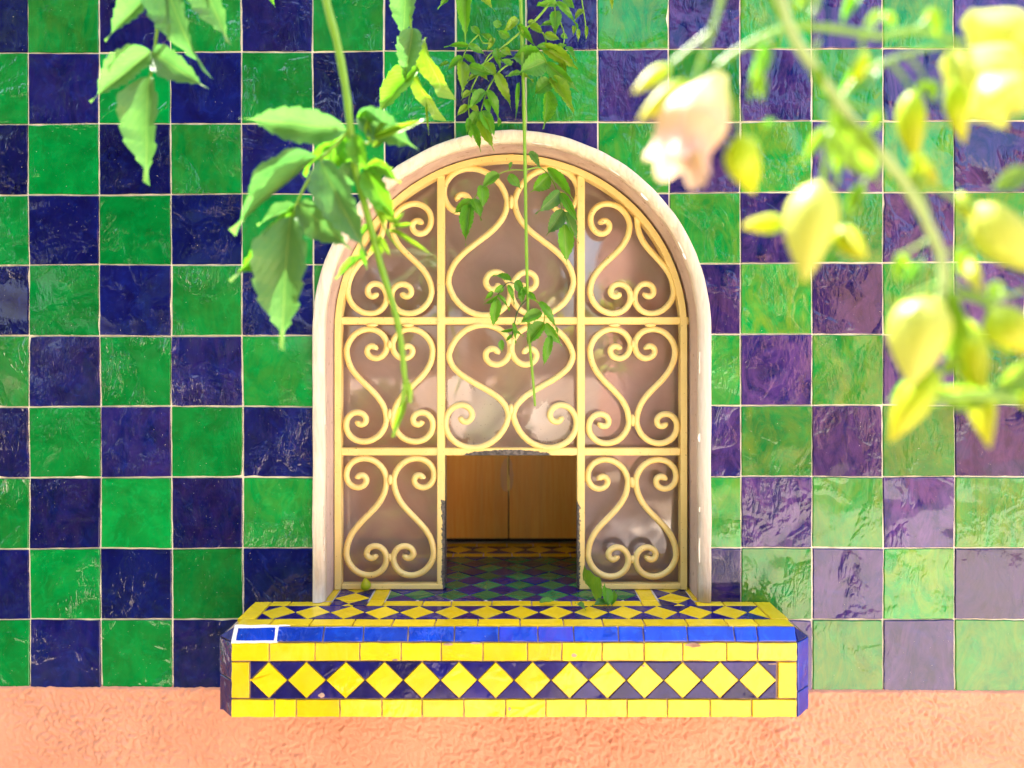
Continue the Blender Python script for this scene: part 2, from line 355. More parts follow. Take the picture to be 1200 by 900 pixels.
def slab(name, poly, fr, mat, parent, thick=0.005, bev=0.0009, jit=0.0, tilt=0.0, color=None):
    """glazed piece: 2-D outline in a frame (origin, u, v, n), with worn rounded arris and a slight tilt"""
    O, U, V, N = fr
    poly = [Vector(p) for p in poly]
    if area2(poly) < 0: poly.reverse()
    rnd = random
    poly = [p + Vector((rnd.uniform(-jit, jit), rnd.uniform(-jit, jit))) for p in poly]
    cx = sum((p for p in poly), Vector((0, 0))) / len(poly)
    tx, ty = rnd.uniform(-tilt, tilt), rnd.uniform(-tilt, tilt); lift = rnd.uniform(-0.0003, 0.0003)
    def w(p, h):
        return O + U * p.x + V * p.y + N * (h + (lift + (p - cx).x * tx + (p - cx).y * ty if h > 0 else 0))
    n = len(poly); rings = [(poly, -0.002), (poly, thick - bev), (inset2(poly, bev * 0.35), thick - bev * 0.35), (inset2(poly, bev), thick)]
    vs, fs = [], []
    for pl, h in rings: vs += [w(p, h) for p in pl]
    for k in range(3):
        for i in range(n):
            j = (i + 1) % n; fs.append((k * n + i, k * n + j, (k + 1) * n + j, (k + 1) * n + i))
    fs.append(tuple(3 * n + i for i in range(n)))
    o = me_obj(name, vs, fs, mat, parent)
    o.color = color or (rnd.random(), rnd.random(), rnd.random(), 1)
    return o
def rough_edge(poly, seg=4, amp=0.0004):
    """subdivide an outline and wobble it: hand-cut edges"""
    out = []
    n = len(poly)
    for i in range(n):
        a, b = Vector(poly[i]), Vector(poly[(i + 1) % n])
        for k in range(seg):
            t = k / seg; p = a.lerp(b, t)
            if k: p += Vector((random.uniform(-amp, amp), random.uniform(-amp, amp)))
            out.append(p)
    return out
def sweep(name, path, profile, closed_profile, mat, parent, smooth=True, caps=True):
    """path: list of (point, side vector, depth vector); profile: list of (side, depth)"""
    n = len(profile); vs = []; fs = []
    for p, s, d in path:
        for a, b in profile: vs.append(p + s * a + d * b)
    m = n if closed_profile else n - 1
    for k in range(len(path) - 1):
        for i in range(m):
            j = (i + 1) % n; fs.append((k * n + i, k * n + j, (k + 1) * n + j, (k + 1) * n + i))
    if caps and closed_profile:
        fs.append(tuple(range(n))); fs.append(tuple(len(path) * n - n + i for i in range(n)))
    return me_obj(name, vs, fs, mat, parent, smooth)
def tube(name, pts, rad, mat, parent, sides=8, caps=True):
    """round rod through points; rad number or list"""
    pts = [Vector(p) for p in pts]; n = len(pts); vs = []; fs = []
    rr = rad if isinstance(rad, (list, tuple)) else [rad] * n
    T = [(pts[min(i + 1, n - 1)] - pts[max(i - 1, 0)]).normalized() for i in range(n)]
    up = Vector((0, 1, 0)) if abs(T[0].y) < 0.9 else Vector((1, 0, 0))
    for i in range(n):
        s = T[i].cross(up).normalized(); u = s.cross(T[i]).normalized(); up = u
        for k in range(sides):
            a = 2 * math.pi * k / sides; vs.append(pts[i] + (s * math.cos(a) + u * math.sin(a)) * rr[i])
    for i in range(n - 1):
        for k in range(sides):
            j = (k + 1) % sides; fs.append((i * sides + k, i * sides + j, (i + 1) * sides + j, (i + 1) * sides + k))
    if caps:
        fs.append(tuple(range(sides))); fs.append(tuple((n - 1) * sides + k for k in range(sides)))
    return me_obj(name, vs, fs, mat, parent, True)
def smooth_pts(pts, n=8):
    pts = [Vector(p) for p in pts]; out = []
    q = [pts[0] * 2 - pts[1]] + pts + [pts[-1] * 2 - pts[-2]]
    for i in range(1, len(q) - 2):
        p0, p1, p2, p3 = q[i - 1:i + 3]
        for k in range(n):
            t = k / n
            out.append(0.5 * ((2 * p1) + (p2 - p0) * t + (2 * p0 - 5 * p1 + 4 * p2 - p3) * t * t + (3 * p1 - p0 - 3 * p2 + p3) * t ** 3))
    out.append(pts[-1]); return out

# ---------------------------------------------------------------- ground
v, f = [(-60, -60, -0.004), (60, -60, -0.004), (60, 60, -0.004), (-60, 60, -0.004)], [(0, 1, 2, 3)]
tag(me_obj('ground', v, f, M['soil']), kind='structure')
v, f = [(-9, -2.1, 0), (0.2, -2.1, 0), (0.9, -5.2, 0), (9, -5.2, 0), (9, 0.0, 0), (-9, 0.0, 0)], [(0, 1, 2, 3, 4, 5)]
tag(me_obj('path', v, f, M['path']), kind='structure')

# ---------------------------------------------------------------- wall
AX, AZ, AR = 0.0058, CH + 0.0465, 0.2705      # arch axis, springing height, radius of the opening in the tiling
SILL = CH - 0.335
TOP = CH + 0.66
WALL = thing('garden_wall', (0, 0.25, 0), 'green and navy checkered zellige tile wall above a rough salmon plaster base', 'wall')
def arch_pts(r, zb, n=56):
    pts = [Vector((AX - r, zb))]
    for k in range(1, 7): pts.append(Vector((AX - r, zb + (AZ - zb) * k / 7)))
    for k in range(n + 1):
        a = math.pi - math.pi * k / n; pts.append(Vector((AX + r * math.cos(a), AZ + r * math.sin(a))))
    for k in range(6, -1, -1): pts.append(Vector((AX + r, zb + (AZ - zb) * k / 7)))
    return pts
X0, X1 = -3.4, 3.4
def front_sheet():
    ap = arch_pts(0.272, SILL - 0.004); vs = []; fs = []
    def outer(p):
        c = Vector((AX, SILL - 0.004)); d = p - c
        if d.y < 1e-5: return Vector((X0 if d.x < 0 else X1, c.y))
        k = min((TOP - c.y) / d.y, (abs((X1 if d.x > 0 else X0) - c.x) / abs(d.x)) if abs(d.x) > 1e-6 else 1e9)
        return c + d * k
    op = [outer(p) for p in ap]
    for a, b in zip(ap, op): vs += [(a.x, 0, a.y), (b.x, 0, b.y)]
    for i in range(len(ap) - 1):
        fs.append((2 * i, 2 * i + 1, 2 * i + 3, 2 * i + 2))
    c0, c1 = len(vs), len(vs) + 1
    vs += [(X0, 0, TOP), (X1, 0, TOP)]
    # corner fills
    for i in range(len(ap) - 1):
        a, b = op[i], op[i + 1]
        if abs(a.x - X0) < 1e-5 and abs(b.y - TOP) < 1e-5: fs.append((2 * i + 1, c0, 2 * i + 3))
        if abs(a.y - TOP) < 1e-5 and abs(b.x - X1) < 1e-5 and abs(a.x - X1) > 1e-5: fs.append((2 * i + 1, c1, 2 * i + 3))
    n = len(vs)
    zb = CH - 0.60
    vs += [(X0, 0, zb), (X1, 0, zb)]
    fs.append((0, 1, n, n + 1, 2 * (len(ap) - 1) + 1, 2 * (len(ap) - 1)))
    return me_obj('grout_bed', vs, fs, M['grout'], WALL)
front_sheet()
v, f = box_vf(X0, X1, 0.012, 0.52, 0, TOP)      # the body of the wall: back, ends, top (open at the front, where the bed and the plaster lie)
me_obj('wall_core', v, [q for i, q in enumerate(f) if i in (0, 1, 3, 5)], M['pink_wall'], WALL)
box('coping', (X0 - .03, X1 + .03, -0.03, 0.55, TOP + 0.001, TOP + 0.05), M['pink_wall'], WALL, 0.006)

def corner(i, j):
    r = random.Random(i * 977 + j * 131 + 5)
    px = 33.4 + 83.37 * i + 0.32 * j * (1 - i / 12 * 0.7)
    py = 62.3 - 4.3 * (i / 12) * (1 - j / 8) + 82.9 * j + (0.8 if j in (1, 2) else 0)
    if j == 9: py = 803 + 4 * i / 12 + 6
    p = P(px + r.uniform(-0.8, .8), py + r.uniform(-0.8, .8))
    return Vector((p.x, p.z))
WF = (Vector((0, 0, 0)), Vector((1, 0, 0)), Vector((0, 0, 1)), Vector((0, -1, 0)))
def inside_arch(p):
    if abs(p.x - AX) > AR: return False
    return p.y < AZ or (p - Vector((AX, AZ))).length < AR
def cut_arch(poly):
    dense = []
    n = len(poly)
    for i in range(n):
        a, b = poly[i], poly[(i + 1) % n]
        for k in range(14): dense.append(a.lerp(b, k / 14))
    ins = [inside_arch(p) for p in dense]
    if not any(ins): return poly
    if all(ins): return None
    m = len(dense); best = []
    for s in range(m):
        if ins[s - 1] and not ins[s]:
            run = []; k = s
            while not ins[k % m] and len(run) < m: run.append(k % m); k += 1
            if len(run) > len(best): best = run
    if len(best) < 3: return None
    def border(io, ii):
        a, b = dense[io % m], dense[ii % m]
        for _ in range(16):
            c = (a + b) / 2
            if inside_arch(c): b = c
            else: a = c
        return a
    s = border(best[0], best[0] - 1); e = border(best[-1], best[-1] + 1)
    out = [s] + [dense[k] for k in best] + [e]
    for k in range(1, 8):
        p = e.lerp(s, k / 8)
        if p.y > AZ: p = Vector((AX, AZ)) + (p - Vector((AX, AZ))).normalized() * AR
        else: p = Vector((AX + (AR if p.x > AX else -AR), p.y))
        out.append(p)
    # drop collinear points on straight edges
    ded = []
    for p in out:
        if not ded or (p - ded[-1]).length > 4e-4: ded.append(p)
    if (ded[0] - ded[-1]).length < 4e-4: ded.pop()
    res = [p for i, p in enumerate(ded) if abs((p - ded[i - 1]).normalized().cross((ded[(i + 1) % len(ded)] - p).normalized())) > 0.01]
    return res if len(res) >= 3 and abs(area2(res)) > 5e-5 else None
far_v, far_f, far_m = [], [], []
for j in range(-4, 9):
    for i in range(-40, 46):
        blue = (i + j) % 2 == 0
        c = [corner(i, j + 1), corner(i + 1, j + 1), corner(i + 1, j), corner(i, j)]
        if max(p.x for p in c) > X1 or min(p.x for p in c) < X0 or min(p.y for p in c) > TOP - 0.02: continue
        for p in c: p.y = min(p.y, TOP - 0.002)
        g = 0.0011
        c = inset2(c, g)
        if -2 <= i <= 15 and -3 <= j:
            poly = cut_arch(c)
            if poly is None: continue
            q = len(poly) == 4
            if q:
                poly = [p + Vector((random.uniform(-.0004, .0004), random.uniform(-.0004, .0004))) for p in poly]
                poly = rough_edge(poly, 7, 0.00042)
                if random.random() < 0.45:      # a nibbled edge or corner
                    kk = random.randrange(len(poly)); cc_ = sum(poly, Vector((0, 0))) / len(poly)
                    poly[kk] = poly[kk] + (cc_ - poly[kk]).normalized() * random.uniform(0.0008, 0.0022)
            right = min(1, max(0, (i - 5) / 5))  # more patch tint to the right: reflected haze painted into the glaze
            ripple = random.random() ** 1.3 * (1 - 0.6 * right); col = (min(1, max(0, random.random() ** 1.6 * 0.22 + right * (0.5 + 0.4 * random.random()))), random.random(), ripple, 1)
            slab('tile', poly, WF, M['blue'] if blue else M['green'], WALL, 0.0024, 0.0009, 0, 0.010, col)
        else:
            b = len(far_v)
            far_v += [(p.x, -0.003, p.y) for p in c]; far_f.append((b, b + 1, b + 2, b + 3)); far_m.append(0 if blue else 1)
fo = me_obj('outlying_tile', far_v, far_f, M['blue'], WALL); fo.data.materials.append(M['green']); fo['kind'] = 'stuff'
for p, mi in zip(fo.data.polygons, far_m): p.material_index = mi

# rough salmon plaster base (its upper lip laps over the foot of the tiling)
def plaster():
    vs, fs = [], []
    nx, nz = 860, 110; xa, xb = -0.78, 0.78; zb = CH - 0.63
    for k in range(nz + 1):
        for i in range(nx + 1):
            x = xa + (xb - xa) * i / nx
            px = VX + x * F / D
            zt = P(0, 802.0 + 4.5 * px / 1000 + 1.2 * noise.noise(Vector((x * 30, 3, 0))) + 0.8 * noise.noise(Vector((x * 110, 9, 0)))).z
            t = k / nz; z = zt + (zb - zt) * t
            n = (abs(noise.noise(Vector((x * 135 + 1.2 * noise.noise(Vector((x * 50, z * 50, 0))), z * 112, 1.3)))) * 2.0 - 0.5) + noise.noise(Vector((x * 230, z * 190, 7.3))) * 0.7
            n *= 0.75 + 0.6 * noise.noise(Vector((x * 7, z * 9, 2.2)))
            n2 = noise.noise(Vector((x * 9, z * 14, 4.0)))
            lip = min(1, k / 2.0)
            h = 0.0055 * lip + (0.0030 * n + 0.0018 * n2) * min(1, k / 3) - (0.0009 if n > 0.25 else 0) * 0
            vs.append((x, -h, z))
    for k in range(nz):
        for i in range(nx):
            a = k * (nx + 1) + i; fs.append((a, a + nx + 1, a + nx + 2, a + 1))
    return me_obj('plaster_base', vs, fs, M['salmon'], WALL, True)
plaster()
zt = CH - 0.4545
v = []; f = []
for (a, b, c, d) in ((X0, -0.78, 0, zt), (0.78, X1, 0, zt), (-0.78, 0.78, 0, CH - 0.63)):
    k = len(v); v += [(a, -0.0055, c), (b, -0.0055, c), (b, -0.0055, d), (a, -0.0055, d)]; f.append((k, k + 1, k + 2, k + 3))
me_obj('lower_plaster', v, f, M['salmon'], WALL)

# ---------------------------------------------------------------- arched window
WIN = thing('arched_window', (AX, 0.04, SILL), 'arched ticket window with cream plaster surround and dusty glass panes with painted haze', 'window')
def arch_path(zb, n=72, wob=0.0):
    """(point on axis line, outward radial vector, depth) so that profile side values are radii"""
    out = []
    m = 14
    for k in range(m): out.append((Vector((AX, 0, zb + (AZ - zb) * k / m)), Vector((-1, 0, 0))))
    for k in range(n + 1):
        a = math.pi - math.pi * k / n; out.append((Vector((AX, 0, AZ)), Vector((math.cos(a), 0, math.sin(a)))))
    for k in range(m - 1, -1, -1): out.append((Vector((AX, 0, zb + (AZ - zb) * k / m)), Vector((1, 0, 0))))
    r = []
    for i, (p, s) in enumerate(out):
        w = wob * (noise.noise(Vector((i * 0.35, 2, 0))) + 0.5 * noise.noise(Vector((i * 1.1, 5, 0))))
        r.append((p + s * w, s, Vector((0, 1, 0))))
    return r
sweep('surround', arch_path(SILL + 0.0008, wob=0.0011), [(0.2785, 0.002), (0.2785, -0.007), (0.2775, -0.0105), (0.2745, -0.0122), (0.2695, -0.0118), (0.2650, -0.0095), (0.2625, -0.006), (0.2615, 0.004), (0.2665, 0.006)], True, M['surround'], WIN)
sweep('reveal', arch_path(SILL + 0.0008, wob=0.0004), [(0.2665, -0.004), (0.2628, -0.0005), (0.2622, 0.03), (0.2626, 0.083), (0.2626, 0.0925), (0.285, 0.0925)], False, M['reveal'], WIN, False)
sweep('recess_lining', arch_path(SILL + 0.0008), [(0.2852, 0.094), (0.2852, 0.352), (0.40, 0.352)], False, M['lining'], WIN, False)
# flakes of lifting paint along the inner arris of the surround
fl_v, fl_f = [], []
rn = random.Random(3)
def flake(ang, zz=None, ln=0.006, side=1):
    w = 0.0004 + rn.random() ** 2 * 0.0022
    if zz is None:
        c = Vector((AX, 0, AZ)); s = Vector((math.cos(ang), 0, math.sin(ang))); tn = Vector((-math.sin(ang), 0, math.cos(ang)))
    else:
        c = Vector((AX, 0, zz)); s = Vector((side, 0, 0)); tn = Vector((0, 0, 1))
    p = c + s * 0.2620; k = len(fl_v); n = 5
    for q in range(n):
        t = q / (n - 1) - 0.5; ww = w * (1 - (2 * t) ** 2 * 0.8) * rn.uniform(0.6, 1.3)
        base = p + tn * ln * t - s * abs(t) * 0.0004
        fl_v.append(base + Vector((0, -0.0075, 0)) + s * 0.0012); fl_v.append(base - s * ww + Vector((0, -0.0080 + rn.uniform(-.001, .001), 0)))
        fl_v.append(base - s * ww * 0.8 + Vector((0, -0.0068, 0)))
    for q in range(n - 1):
        a = k + q * 3; fl_f.append((a, a + 1, a + 4, a + 3)); fl_f.append((a + 1, a + 2, a + 5, a + 4))
for a in (95, 82, 79, 57, 45, 26, 23): flake(R(a), ln=rn.uniform(0.006, 0.02))
for z_, l_ in ((0.0, 0.030), (-0.105, 0.012), (-0.205, 0.007), (-0.262, 0.034)): flake(0, CH + z_, l_, 1)
for z_ in (-0.08, -0.21, -0.25, -0.27): flake(0, CH + z_, rn.uniform(0.008, 0.02), -1)
me_obj('paint_flake', fl_v, fl_f, M['flake'], WIN)
# glass: two side lights and an arched upper light, leaving the hatch open
YG = 0.079
def gx(px): return P(px, 0, YG).x
def gz(py): return P(0, py, YG).z
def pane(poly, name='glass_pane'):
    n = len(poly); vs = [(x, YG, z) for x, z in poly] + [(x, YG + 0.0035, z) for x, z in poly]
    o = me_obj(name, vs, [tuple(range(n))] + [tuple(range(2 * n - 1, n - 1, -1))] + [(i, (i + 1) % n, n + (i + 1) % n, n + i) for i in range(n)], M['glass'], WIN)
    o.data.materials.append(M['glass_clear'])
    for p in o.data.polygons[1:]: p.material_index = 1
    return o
rg = 0.2624
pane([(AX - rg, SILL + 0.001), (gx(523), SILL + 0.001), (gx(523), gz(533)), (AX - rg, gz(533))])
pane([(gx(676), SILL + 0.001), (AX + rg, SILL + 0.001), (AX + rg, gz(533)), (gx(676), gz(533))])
top = [(AX - rg, gz(533) + .0006), (AX + rg, gz(533) + .0006)]
for k in range(49):
    a = math.pi * k / 48; top.append((AX + rg * math.cos(a), AZ + rg * math.sin(a)))
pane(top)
box('glazing_bead', (gx(519), gx(523) - .0004, YG - 0.004, YG + 0.012, SILL + 0.001, gz(533)), M['black_gap'], WIN)
box('glazing_bead', (gx(676) + .0004, gx(680.5), YG - 0.004, YG + 0.012, SILL + 0.001, gz(533)), M['black_gap'], WIN)

# ---------------------------------------------------------------- wrought iron grille
GY = 0.056
GR = thing('window_grille', (AX, GY, SILL), 'cream yellow wrought iron grille of paired heart scrolls in the arch', 'window grille')
def G(px, py, dy=0.0): return P(px, py, GY) + Vector((0, dy, 0))
def bar(name, px0, px1, py0, py1, dy0=-0.005, dy1=0.006, mat='iron'):
    a, b = G(px0, py1), G(px1, py0)
    return box(name, (a.x, b.x, GY + dy0, GY + dy1, a.z, b.z), M[mat], GR, 0.0012)
tk = (D + GY) / F
RG = 201.5 * tk; GC = G(598.6, 388.0)
path = []
m_ = 10; zb = G(0, 689).z
for k in range(m_): path.append((Vector((GC.x, GY, zb + (GC.z - zb) * k / m_)), Vector((-1, 0, 0)), Vector((0, 1, 0))))
for k in range(73):
    a = math.pi - math.pi * k / 72; path.append((Vector((GC.x, GY, GC.z)), Vector((math.cos(a), 0, math.sin(a))), Vector((0, 1, 0))))
for k in range(m_ - 1, -1, -1): path.append((Vector((GC.x, GY, zb + (GC.z - zb) * k / m_)), Vector((1, 0, 0)), Vector((0, 1, 0))))
hw = 3.6 * tk
sweep('arch_bar', path, [(RG - hw, -0.008), (RG + hw, -0.008), (RG + hw, 0.010), (RG - hw, 0.010)], True, M['iron'], GR, False)
bar('upright', 512.5, 521.5, 206, 689, mat='iron_v'); bar('upright', 676, 685, 206, 689, mat='iron_v')
bar('crossbar', 385, 811, 371.6, 380.2, -0.0035, 0.0075)
bar('crossbar', 400, 797, 524.6, 533.4, -0.0035, 0.0075, 'iron_h')
bar('bottom_rail', 401, 520, 683.2, 689.4, -0.006, 0.008); bar('bottom_rail', 678, 797, 683.2, 689.4, -0.006, 0.008)
bar('fixing_lug', 595, 602, 171, 187, -0.002, 0.004)

def spiral(cx, cy, a0, dr, radii, per=9):
    q = [radii[0]] + list(radii) + [radii[-1] * 0.9]; out = []
    n = len(radii) - 1
    for k in range(n * per + 1):
        s = k / per; i = min(int(s), n - 1); t = s - i
        r0, r1, r2, r3 = q[i], q[i + 1], q[i + 2], q[i + 3]
        r = 0.5 * (2 * r1 + (r2 - r0) * t + (2 * r0 - 5 * r1 + 4 * r2 - r3) * t * t + (3 * r1 - r0 - 3 * r2 + r3) * t ** 3)
        if i == 0: r = r1 + (r2 - r1) * t
        a = R(a0 + dr * 90 * s); out.append(Vector((cx + r * math.cos(a), cy + r * math.sin(a))))
    return out
def bez(p0, p1, p2, p3, n=20):
    return [p0 * (1 - t) ** 3 + p1 * 3 * t * (1 - t) ** 2 + p2 * 3 * t * t * (1 - t) + p3 * t ** 3 for t in [k / n for k in range(1, n)]]
RS = [31, 24, 15.5, 9.5, 7, 4.2, 3.2]
def scroll(c1, c2, kind, mx=None, r1=RS, r2=RS, tail=None):
    """kind 'spade': curls open at the top on the far side; 'heart': the reverse"""
    if kind == 'spade': a1, a2, dr = 0, 180, -1
    else: a1, a2, dr = 180, 0, 1
    s2 = spiral(c2[0], c2[1], a2, dr, r2)
    if tail is None:
        s1 = spiral(c1[0], c1[1], a1, dr, r1); start = s1[0]; pre = list(reversed(s1))
    else: start = Vector(tail); pre = [start]
    h = abs(s2[0].y - start.y) * 0.47
    pts = pre + bez(start, start + Vector((0, h)), s2[0] - Vector((0, h)), s2[0]) + s2
    if mx is not None: pts = [Vector((2 * mx - p.x, p.y)) for p in pts]
    j = random.Random(int(pts[0].x * 7 + pts[0].y))
    w = [G(p.x + j.uniform(-.12, .12), p.y, 0.0015 * math.sin(k * 0.05)) for k, p in enumerate(pts)]
    n = len(w); rad = [0.0046 * (0.72 if min(k, n - 1 - k) < 2 and (tail is None or k > n / 2) else 1.0) for k in range(n)]
    return tube('scroll', w, rad, M['iron'], GR, 8)
# lower side lights
scroll((422, 561.5), (437, 649.5), 'spade'); scroll((422, 561.5), (437, 649.5), 'spade', 457.2)
scroll((705, 563), (720, 651), 'spade'); scroll((705, 563), (720, 651), 'spade', 740.6)
# middle row
scroll((437, 410), (422, 493), 'heart'); scroll((437, 410), (422, 493), 'heart', 456.6)
scroll((722.5, 410), (706, 495), 'heart'); scroll((722.5, 410), (706, 495), 'heart', 741.4)
RB = [53, 32, 18, 12, 10, 6, 4]; RB2 = [52, 35, 20.5, 13, 9, 6, 4]
scroll((579, 415), (544, 488), 'heart', None, RB, RB2); scroll((579, 415), (544, 488), 'heart', 598.8, RB, RB2)
# top row
scroll((540, 235), (579, 332), 'spade', None, [54.5, 36, 18, 13, 10, 7, 4], [53.5, 36, 17, 13, 9.5, 7, 4]); scroll((540, 235), (579, 332), 'spade', 598.8, [54.5, 36, 18, 13, 10, 7, 4], [53.5, 36, 17, 13, 9.5, 7, 4])
RT = [31, 24, 14, 10.5, 7, 4.2, 3.2]
scroll((707, 263), (722.5, 343), 'spade', None, RT); scroll(None, (722.5, 343), 'spade', 740.6, r2=RT, tail=(734.5, 258))
scroll((490, 263), (475, 343), 'spade', 456.8 + 0, RT) if False else None
def mirror_scroll(c1, c2, mx, **k): return scroll(c1, c2, 'spade', mx, **k)
mirror_scroll((707, 263), (722.5, 343), 598.7, r1=RT)
# clipped inner-left partner
scroll(None, (438.0, 343), 'spade', None, r2=RT, tail=(450.5, 258))

def weld(px, py, w, h, seed):
    r = random.Random(seed); c = G(px, py, -0.002); vs = []; fs = []; a_, b_ = 6, 10
    for i in range(a_ + 1):
        for k in range(b_):
            th, ph_ = math.pi * i / a_, 2 * math.pi * k / b_; j = 1 + r.uniform(-.12, .12)
            vs.append(c + Vector((math.sin(th) * math.cos(ph_) * w * tk * j, math.sin(th) * math.sin(ph_) * 0.0042, math.cos(th) * h * tk * j)))
    for i in range(a_):
        for k in range(b_):
            q = (k + 1) % b_; fs.append((i * b_ + k, i * b_ + q, (i + 1) * b_ + q, (i + 1) * b_ + k))
    me_obj('weld', vs, fs, M['iron'], GR, True)
for i_, q in enumerate(((457.2, 562, 3.2, 6), (457.2, 653, 3, 4.5), (740.6, 565, 3.2, 6), (740.6, 655, 3, 4.5), (456.8, 404, 3, 5), (456.6, 486, 3, 7), (741.8, 403, 3, 5), (741.2, 492, 3, 7), (598.8, 237, 3.2, 8), (598.8, 409, 3, 6),
                        (598.8, 480, 3.4, 7), (598.7, 336, 3, 5), (457, 351, 3, 5), (740.6, 350, 3, 5), (560, 524, 9, 2.4), (636, 524, 9, 2.4), (560, 381, 8, 2.2), (640, 381, 8, 2.2), (436, 381, 7, 2.2), (478, 381, 7, 2.2), (720, 381, 7, 2.2), (762, 381, 7, 2.2), (745.5, 256, 3, 4))): weld(*q, i_)

# ---------------------------------------------------------------- cupboard doors at the back of the recess
CB = thing('cupboard', (0, 0.36, SILL), 'pair of orange wood veneer cupboard doors closing the back of the recess', 'cupboard')
YD = 0.338
zb_ = P(0, 631.0, YD).z; xm = P(596, 0, YD).x
for x0, x1 in ((-0.33, xm - 0.0012), (xm + 0.0012, 0.34)):
    d = box('door', (x0, x1, YD, YD + 0.016, zb_, CH + 0.40), M['wood'], CB, 0.0008)
    box('pull_edge', (xm - 0.0027, xm - 0.0006, YD - 0.0012, YD + 0.01, P(0, 575, YD).z, P(0, 535, YD).z) if x0 < 0 else (xm + 0.0005, xm + 0.0020, YD - 0.0008, YD + 0.01, P(0, 582, YD).z, P(0, 558, YD).z), M['brass'], d)
box('back_panel', (-0.34, 0.35, YD + 0.018, YD + 0.03, SILL - 0.01, CH + 0.42), M['black_gap'], CB)
def disc(c, r, y, th, mat, parent, name, n=14):
    vs = [(c.x + r * math.cos(2 * math.pi * k / n), yy, c.z + r * math.sin(2 * math.pi * k / n)) for yy in (y - th, y) for k in range(n)]
    return me_obj(name, vs, [tuple(range(n))] + [(k, (k + 1) % n, n + (k + 1) % n, n + k) for k in range(n)], mat, parent)
for hx, hy in ((532, 281), (598, 281), (565, 311), (635, 311), (532, 338), (665, 338), (700, 309), (496, 310)):
    disc(P(hx, hy, YD), 0.0062, YD - 0.0002, 0.0012, M['black_gap'], CB, 'vent_hole_disc')  # black discs standing in for the dark of drilled vent holes

# ---------------------------------------------------------------- tiled counter inside the recess
Z = SILL
TF = (Vector((0, 0, Z - 0.0035)), Vector((1, 0, 0)), Vector((0, 1, 0)), Vector((0, 0, 1)))
CT = thing('tiled_counter', (0, 0.2, Z - 0.05), 'tiled counter of green and navy lozenges with yellow diamond border inside the recess', 'counter')
box('counter_bed', (-0.287, 0.298, 0.0005, 0.352, Z - 0.06, Z - 0.0012), M['counter_grout'], CT)
G2 = 0.0008
def rect(name, x0, x1, y0, y1, mat, par, fr=None, g=G2, th=0.0035, **k):
    return slab(name, rough_edge([(x0 + g, y0 + g), (x1 - g, y0 + g), (x1 - g, y1 - g), (x0 + g, y1 - g)], 5, 0.0004), fr or TF, M[mat], par, th, 0.0007, 0.0002, 0.006, **k)
def clip_rect(poly, x0, x1, y0, y1):
    def cl(ps, f, inter):
        out = []
        for i in range(len(ps)):
            a, b = ps[i - 1], ps[i]
            if f(b):
                if not f(a): out.append(inter(a, b))
                out.append(b)
            elif f(a): out.append(inter(a, b))
        return out
    ps = [Vector(p) for p in poly]
    for ax, lim, sg in ((0, x0, 1), (0, x1, -1), (1, y0, 1), (1, y1, -1)):
        if not ps: return None
        ps = cl(ps, lambda p: sg * (p[ax] - lim) >= 0, lambda a, b: a.lerp(b, (lim - a[ax]) / (b[ax] - a[ax])))
    res = [p for i, p in enumerate(ps) if (p - ps[i - 1]).length > 1e-5]
    return res if len(res) >= 3 and abs(area2(res)) > 1.2e-5 else None
FX0, FX1, FY0, FY1 = -0.1715, 0.1865, 0.0012, 0.2378
ph = 0.0483; pv = 0.0470; gx0, gy0 = -0.0790, 0.0285
for r_ in range(-2, 12):
    for c_ in range(-4, 9):
        cx = gx0 + (c_ + (0.5 if r_ % 2 else 0)) * ph; cy = gy0 + r_ * pv / 2
        q = inset2([Vector((cx - ph / 2, cy)), Vector((cx, cy - pv / 2)), Vector((cx + ph / 2, cy)), Vector((cx, cy + pv / 2))], 0.0008)
        q = clip_rect(q, FX0, FX1, FY0, FY1)
        if q: slab('lozenge_tile', q, TF, M['green_small'] if r_ % 2 == 0 else M['navy_small'], CT, 0.0035, 0.0006, 0.0003, 0.006)
def diamond_strip(x0, x1, y0, y1, along, par, fr, start=None, pitch=0.0467, first=None, g=0.00055, centres=None, th=0.0035):
    """a row of yellow diamonds with navy triangles filling the edges"""
    L = (x1 - x0) if along == 'x' else (y1 - y0); H = (y1 - y0) if along == 'x' else (x1 - x0)
    def tr(p): return Vector((x0 + p[0], y0 + p[1])) if along == 'x' else Vector((x1 - p[1], y0 + p[0]))
    cs = centres or [first + k * pitch for k in range(-2, int(L / pitch) + 3)]
    def put(name, poly, mat):
        poly = clip_rect(poly, 0, L, 0, H)
        if not poly: return
        poly = [tr(p) for p in poly]
        if area2(poly) < 0: poly.reverse()
        if abs(area2(poly)) < 2e-5: return
        slab(name, rough_edge(inset2(poly, g), 2, 0.0002), fr, M[mat], par, th, 0.0006, 0.00025, 0.006)
    n = len(cs)
    for k, c in enumerate(cs):
        lo = c - (c - cs[k - 1]) / 2 if k else c - (cs[1] - c) / 2
        hi = c + (cs[k + 1] - c) / 2 if k < n - 1 else c + (c - cs[k - 1]) / 2
        put('diamond_tile', [(lo, H / 2), (c, 0), (hi, H / 2), (c, H)], 'yellow')
        if k < n - 1:
            put('triangle_tile', [(c, 0), (cs[k + 1], 0), (hi, H / 2)], 'navy_small'); put('triangle_tile', [(hi, H / 2), (cs[k + 1], H), (c, H)], 'navy_small')
        if k == 0 and lo > -0.02:
            put('triangle_tile', [(lo, 0), (c, 0), (lo, H / 2)], 'navy_small'); put('triangle_tile', [(lo, H / 2), (c, H), (lo, H)], 'navy_small')
        if k == n - 1 and hi < L + 0.02:
            put('triangle_tile', [(c, 0), (hi, 0), (hi, H / 2)], 'navy_small'); put('triangle_tile', [(hi, H / 2), (hi, H), (c, H)], 'navy_small')
